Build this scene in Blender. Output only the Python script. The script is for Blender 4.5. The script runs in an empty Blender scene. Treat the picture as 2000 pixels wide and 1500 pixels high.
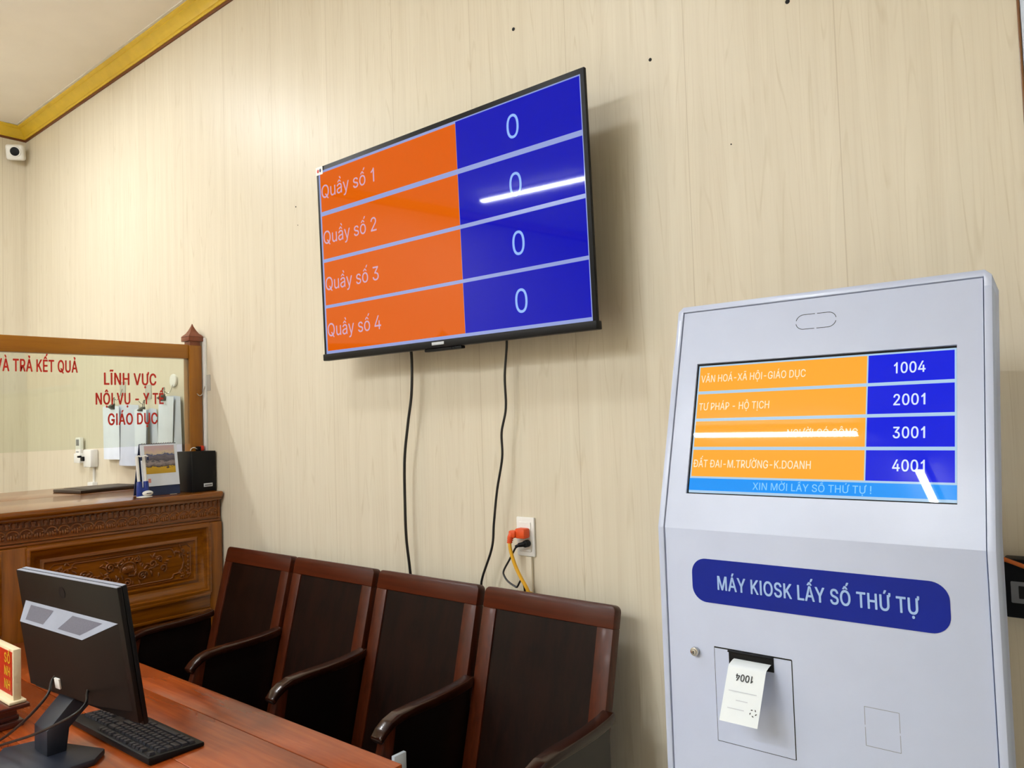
import bpy, bmesh, math, random
from mathutils import Matrix, Vector
from mathutils.geometry import tessellate_polygon
random.seed(7)
SC = bpy.context.scene
COL = SC.collection
R = math.radians

# ---------------------------------------------------------------- camera, world, exposure
cd = bpy.data.cameras.new('camera'); cam = bpy.data.objects.new('camera', cd); COL.objects.link(cam)
cd.sensor_fit = 'HORIZONTAL'; cd.sensor_width = 36.0; cd.lens = 27.0; cd.clip_start = 0.02
cam.matrix_world = Matrix(((0.769542, 0.052524, 0.636432, 0.0), (0.637757, -0.012157, -0.770142, -1.94),
                           (-0.032714, 0.998546, -0.042853, 1.55), (0, 0, 0, 1)))
SC.camera = cam
wd = bpy.data.worlds.new('world'); SC.world = wd; wd.use_nodes = True
wd.node_tree.nodes['Background'].inputs[0].default_value = (0.9, 0.95, 1, 1)
wd.node_tree.nodes['Background'].inputs[1].default_value = 0.1
SC.view_settings.view_transform = 'Standard'; SC.view_settings.look = 'None'
SC.view_settings.gamma = 1.0; SC.view_settings.use_curve_mapping = False
SC.view_settings.exposure = 0.0
TUBE_POWER = 330.0          # radiance of the strip lamps on the ceiling
TUBE_COLOR = (0.93, 0.97, 1.0)

# ---------------------------------------------------------------- helpers
def lin(c):
    return tuple((v / 255 / 12.92) if v / 255 <= 0.04045 else ((v / 255 + 0.055) / 1.055) ** 2.4 for v in c) + (1.0,)

class NT:
    def __init__(s, name):
        s.m = bpy.data.materials.new(name); s.m.use_nodes = True
        s.t = s.m.node_tree; s.b = s.t.nodes['Principled BSDF']
    def n(s, typ, **kw):
        nd = s.t.nodes.new(typ)
        for k, v in kw.items(): setattr(nd, k, v)
        return nd
    def l(s, a, b): s.t.links.new(a, b)
    def math(s, op, a, b=None):
        nd = s.n('ShaderNodeMath', operation=op)
        for i, v in enumerate((a, b)):
            if v is None: continue
            if isinstance(v, (int, float)): nd.inputs[i].default_value = v
            else: s.l(v, nd.inputs[i])
        return nd.outputs[0]
    def noise(s, vec, scale=1.0, detail=3.0, rough=0.5, dist=0.0):
        nd = s.n('ShaderNodeTexNoise'); s.l(vec, nd.inputs['Vector'])
        nd.inputs['Scale'].default_value = scale; nd.inputs['Detail'].default_value = detail
        nd.inputs['Roughness'].default_value = rough; nd.inputs['Distortion'].default_value = dist
        return nd.outputs['Fac']
    def mapping(s, scale, src='Object', rot=(0, 0, 0)):
        tc = s.n('ShaderNodeTexCoord'); mp = s.n('ShaderNodeMapping')
        mp.inputs['Scale'].default_value = scale; mp.inputs['Rotation'].default_value = rot
        s.l(tc.outputs[src], mp.inputs['Vector']); return mp.outputs[0]
    def ramp(s, fac, stops):
        nd = s.n('ShaderNodeValToRGB'); s.l(fac, nd.inputs[0]); cr = nd.color_ramp
        while len(cr.elements) < len(stops): cr.elements.new(0.5)
        for e, (p, c) in zip(cr.elements, stops): e.position = p; e.color = c
        return nd.outputs[0]
    def mix(s, fac, a, b, typ='MIX'):
        nd = s.n('ShaderNodeMix', data_type='RGBA', blend_type=typ)
        for sock, v in ((nd.inputs[0], fac), (nd.inputs[6], a), (nd.inputs[7], b)):
            if isinstance(v, (int, float)): sock.default_value = v
            elif isinstance(v, tuple): sock.default_value = v
            else: s.l(v, sock)
        return nd.outputs[2]
    def bump(s, h, strength=0.2, dist=0.002):
        nd = s.n('ShaderNodeBump'); nd.inputs['Strength'].default_value = strength
        nd.inputs['Distance'].default_value = dist; s.l(h, nd.inputs['Height']); s.l(nd.outputs[0], s.b.inputs['Normal'])
    def set(s, rough=0.5, metal=0.0, spec=0.5, coat=0.0, coat_rough=0.1):
        s.b.inputs['Roughness'].default_value = rough; s.b.inputs['Metallic'].default_value = metal
        s.b.inputs['Specular IOR Level'].default_value = spec
        s.b.inputs['Coat Weight'].default_value = coat; s.b.inputs['Coat Roughness'].default_value = coat_rough
        return s.m

def plain(name, rgb, rough=0.5, metal=0.0, spec=0.5, coat=0.0, var=0.06, nscale=14.0, bump=0.0):
    t = NT(name); c = lin(rgb)
    v = t.mapping((1, 1, 1)); f = t.noise(v, nscale, 4)
    d = tuple(x * (1 - var) for x in c[:3]) + (1,); u = tuple(min(1, x * (1 + var)) for x in c[:3]) + (1,)
    t.l(t.ramp(f, [(0.3, d), (0.7, u)]), t.b.inputs['Base Color'])
    if bump: t.bump(t.noise(v, 400, 2), bump, 0.001)
    return t.set(rough, metal, spec, coat)

def glow(name, rgb, strength=1.0, rough=0.03, spec=0.5, base=(6, 6, 8)):
    t = NT(name); t.b.inputs['Base Color'].default_value = lin(base)
    t.b.inputs['Emission Color'].default_value = lin(rgb); t.b.inputs['Emission Strength'].default_value = strength
    return t.set(rough, 0, spec)

def wood(name, light, dark, axis='x', rough=0.35, coat=0.3, fine=1.0, spec=0.5, blotch=None):
    t = NT(name)
    k = {'x': (1.2, 22, 22), 'y': (22, 1.2, 22), 'z': (22, 22, 1.2)}[axis]
    a = t.noise(t.mapping(tuple(v * fine for v in k)), 1.0, 6, 0.6, 0.6)
    k2 = tuple(v * 5 * fine for v in k)
    b = t.noise(t.mapping(k2), 1.0, 3, 0.6)
    f = t.math('ADD', t.math('MULTIPLY', a, 0.7), t.math('MULTIPLY', b, 0.3))
    col = t.ramp(f, [(0.34, lin(dark)), (0.62, lin(light))])
    if blotch:
        g = t.noise(t.mapping((2.2, 2.2, 2.2)), 1.0, 3, 0.6)
        col = t.mix(t.ramp(g, [(0.45, (0, 0, 0, 1)), (0.7, (1, 1, 1, 1))]), col, lin(blotch))
    t.l(col, t.b.inputs['Base Color']); t.bump(f, 0.08, 0.001)
    return t.set(rough, 0, spec, coat, 0.12)

def wall_mat(name, along):
    t = NT(name); tc = t.n('ShaderNodeTexCoord'); sp = t.n('ShaderNodeSeparateXYZ'); t.l(tc.outputs['Object'], sp.inputs[0])
    a = sp.outputs[along]; z = sp.outputs[2]
    def vec(ka, kz, ko=0.0):
        c = t.n('ShaderNodeCombineXYZ'); t.l(t.math('MULTIPLY', a, ka), c.inputs[0]); t.l(t.math('MULTIPLY', z, kz), c.inputs[1])
        c.inputs[2].default_value = ko; return c.outputs[0]
    s1 = t.noise(vec(26, 0.8), 1, 4, 0.55); s2 = t.noise(vec(150, 2.2, 3), 1, 3, 0.6); s3 = t.noise(vec(60, 6, 7), 1, 2, 0.5)
    base = t.ramp(s1, [(0.3, lin((219, 209, 187))), (0.7, lin((227, 218, 197)))])
    c2 = t.mix(t.ramp(s2, [(0.5, (0, 0, 0, 1)), (0.75, (.55, .55, .55, 1))]), base, lin((213, 201, 178)))
    # cathedral grain: nested arches printed on the panels
    warp = t.noise(vec(7.5, 0.36, 11), 1, 2, 0.4)
    rings = t.math('SINE', t.math('MULTIPLY', warp, 130.0))
    rm = t.math('MULTIPLY', t.ramp(rings, [(0.86, (0, 0, 0, 1)), (1.0, (1, 1, 1, 1))]), t.ramp(s3, [(0.35, (0.0, 0, 0, 1)), (0.7, (0.5, 0.5, 0.5, 1))]))
    c3 = t.mix(rm, c2, lin((201, 188, 160)))
    # 40 cm panel joints
    fr = t.math('FRACT', t.math('DIVIDE', t.math('ADD', a, 3.343 + 8.0), 0.4))
    d = t.math('ABSOLUTE', t.math('SUBTRACT', fr, 0.5))
    seam = t.math('GREATER_THAN', d, 0.5 - 0.0035)
    c4 = t.mix(t.math('MULTIPLY', seam, 0.35), c3, lin((168, 150, 118)))
    t.l(c4, t.b.inputs['Base Color']); t.bump(t.math('SUBTRACT', t.math('MULTIPLY', s2, 0.12), seam), 0.25, 0.001)
    return t.set(0.42, 0, 0.36)

def axis_frame(p, q):
    d = (Vector(q) - Vector(p)).normalized(); h = Vector((0, 0, 1)) if abs(d.z) < 0.9 else Vector((1, 0, 0))
    u = d.cross(h).normalized(); return d, u, u.cross(d).normalized()

class MB:
    def __init__(s): s.bm = bmesh.new(); s.M = Matrix(); s.mi = 0
    def _add(s, t):
        for f in t.faces: f.material_index = s.mi
        t.transform(s.M); me = bpy.data.meshes.new('tmp'); t.to_mesh(me); t.free(); s.bm.from_mesh(me); bpy.data.meshes.remove(me); return s
    def _bev(s, t, bev, seg):
        if bev: bmesh.ops.bevel(t, geom=t.edges[:], offset=bev, segments=seg, profile=0.5, affect='EDGES', clamp_overlap=True)
    def box(s, x0, x1, y0, y1, z0, z1, bev=0.0, seg=2):
        t = bmesh.new(); bmesh.ops.create_cube(t, size=1.0)
        for v in t.verts: v.co = ((x0 + x1) / 2 + v.co.x * (x1 - x0), (y0 + y1) / 2 + v.co.y * (y1 - y0), (z0 + z1) / 2 + v.co.z * (z1 - z0))
        s._bev(t, bev, seg); return s._add(t)
    def prism(s, pts, axis, a0, a1, bev=0.0, seg=2):
        t = bmesh.new()
        mk = {'x': lambda p, a: (a, p[0], p[1]), 'y': lambda p, a: (p[0], a, p[1]), 'z': lambda p, a: (p[0], p[1], a)}[axis]
        A = [t.verts.new(mk(p, a0)) for p in pts]; B = [t.verts.new(mk(p, a1)) for p in pts]; n = len(pts)
        t.faces.new(A); t.faces.new(B[::-1])
        for i in range(n): t.faces.new((A[i], B[i], B[(i + 1) % n], A[(i + 1) % n]))
        bmesh.ops.recalc_face_normals(t, faces=t.faces[:]); s._bev(t, bev, seg); return s._add(t)
    def tube(s, pts, r, seg=8, smooth=0):
        P = [Vector(p) for p in pts]
        if smooth:
            Q = []
            for i in range(len(P) - 1):
                p0, p1, p2, p3 = P[max(i - 1, 0)], P[i], P[i + 1], P[min(i + 2, len(P) - 1)]
                for k in range(smooth):
                    u = k / smooth
                    Q.append(0.5 * ((2 * p1) + (p2 - p0) * u + (2 * p0 - 5 * p1 + 4 * p2 - p3) * u * u + (3 * p1 - p0 - 3 * p2 + p3) * u ** 3))
            P = Q + [P[-1]]
        t = bmesh.new(); d, u, v = axis_frame(P[0], P[1]); rings = []
        for i, p in enumerate(P):
            nd = (P[min(i + 1, len(P) - 1)] - P[max(i - 1, 0)]).normalized()
            u = (u - nd * u.dot(nd)).normalized(); v = nd.cross(u)
            rr = r[min(int(i * len(r) / len(P)), len(r) - 1)] if isinstance(r, (list, tuple)) else r
            rings.append([t.verts.new(p + (u * math.cos(6.28318 * k / seg) + v * math.sin(6.28318 * k / seg)) * rr) for k in range(seg)])
        for a, b in zip(rings, rings[1:]):
            for k in range(seg): t.faces.new((a[k], a[(k + 1) % seg], b[(k + 1) % seg], b[k]))
        t.faces.new(rings[0][::-1]); t.faces.new(rings[-1]); return s._add(t)
    def cyl(s, p, q, r, seg=24, r2=None, bev=0.0):
        d, u, v = axis_frame(p, q); t = bmesh.new(); r2 = r if r2 is None else r2
        A = [t.verts.new(Vector(p) + (u * math.cos(6.28318 * k / seg) + v * math.sin(6.28318 * k / seg)) * r) for k in range(seg)]
        B = [t.verts.new(Vector(q) + (u * math.cos(6.28318 * k / seg) + v * math.sin(6.28318 * k / seg)) * r2) for k in range(seg)]
        fa = t.faces.new(A[::-1]); fb = t.faces.new(B)
        for k in range(seg): t.faces.new((A[k], A[(k + 1) % seg], B[(k + 1) % seg], B[k]))
        if bev: bmesh.ops.bevel(t, geom=list(fa.edges) + list(fb.edges), offset=bev, segments=2, profile=0.5, affect='EDGES')
        return s._add(t)
    def ball(s, c, r, seg=12):
        t = bmesh.new(); bmesh.ops.create_uvsphere(t, u_segments=seg, v_segments=max(6, seg // 2 + 2), radius=1.0)
        r = (r, r, r) if isinstance(r, (int, float)) else r
        for v in t.verts: v.co = (c[0] + v.co.x * r[0], c[1] + v.co.y * r[1], c[2] + v.co.z * r[2])
        return s._add(t)
    def sheet(s, fn, nu, nv, th=0.0006):
        t = bmesh.new(); g = [[t.verts.new(fn(i / nu, j / nv)) for j in range(nv + 1)] for i in range(nu + 1)]
        for i in range(nu):
            for j in range(nv): t.faces.new((g[i][j], g[i + 1][j], g[i + 1][j + 1], g[i][j + 1]))
        bmesh.ops.recalc_face_normals(t, faces=t.faces[:]); bmesh.ops.solidify(t, geom=t.faces[:], thickness=th); return s._add(t)
    def frame(s, o, U, V, N, u0, u1, v0, v1, prof):
        """mitred picture-frame moulding: prof = [(inset, height)], swept round the rectangle"""
        t = bmesh.new(); O, U, V, N = Vector(o), Vector(U), Vector(V), Vector(N); L = []
        for ins, h in prof:
            L.append([t.verts.new(O + U * a + V * b + N * h) for a, b in ((u0 + ins, v0 + ins), (u1 - ins, v0 + ins), (u1 - ins, v1 - ins), (u0 + ins, v1 - ins))])
        for a, b in zip(L, L[1:]):
            for k in range(4): t.faces.new((a[k], a[(k + 1) % 4], b[(k + 1) % 4], b[k]))
        bmesh.ops.recalc_face_normals(t, faces=t.faces[:]); return s._add(t)
    def build(s, name, mats, parent=None, ang=35):
        bmesh.ops.recalc_face_normals(s.bm, faces=s.bm.faces[:])
        me = bpy.data.meshes.new(name)
        if parent is not None: s.bm.transform(FR[parent.name].inverted())
        s.bm.to_mesh(me); s.bm.free()
        for m in (mats if isinstance(mats, (list, tuple)) else [mats]): me.materials.append(m)
        for p in me.polygons: p.use_smooth = True
        me.set_sharp_from_angle(angle=R(ang))
        return link(name, me, parent)

FR = {}
def link(name, data, parent=None):
    o = bpy.data.objects.new(name, data); COL.objects.link(o)
    if parent is not None: o.parent = parent; FR[o.name] = FR[parent.name]
    else: FR[o.name] = Matrix()
    return o
def tag(o, label, cat, group=None):
    o['label'] = label; o['category'] = cat
    if group: o['group'] = group
    return o
def thing(name, label, cat, loc, rot=(0, 0, 0), group=None):
    o = bpy.data.objects.new(name, None); COL.objects.link(o); o.location = loc; o.rotation_euler = rot; o.empty_display_size = 0.1
    FR[o.name] = Matrix.Translation(loc) @ Matrix.Rotation(rot[2], 4, 'Z') @ Matrix.Rotation(rot[1], 4, 'Y') @ Matrix.Rotation(rot[0], 4, 'X')
    return tag(o, label, cat, group)
def struct(o, name=None):
    o['kind'] = 'structure'; return o
def solo(mb, name, mats, label, cat, group=None, ang=35, loc=None):
    """a thing that is one mesh, with its origin moved near the thing"""
    if loc is not None: mb.bm.transform(Matrix.Translation(-Vector(loc)))
    o = mb.build(name, mats, None, ang)
    if loc is not None: o.location = loc
    return tag(o, label, cat, group)
def dup(o, loc=None, label=None, parent=None):
    c = o.copy(); COL.objects.link(c)
    if loc is not None: c.location = loc
    if label: c['label'] = label
    if parent is not None: c.parent = parent
    for ch in list(o.children): dup(ch, parent=c)
    return c

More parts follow.
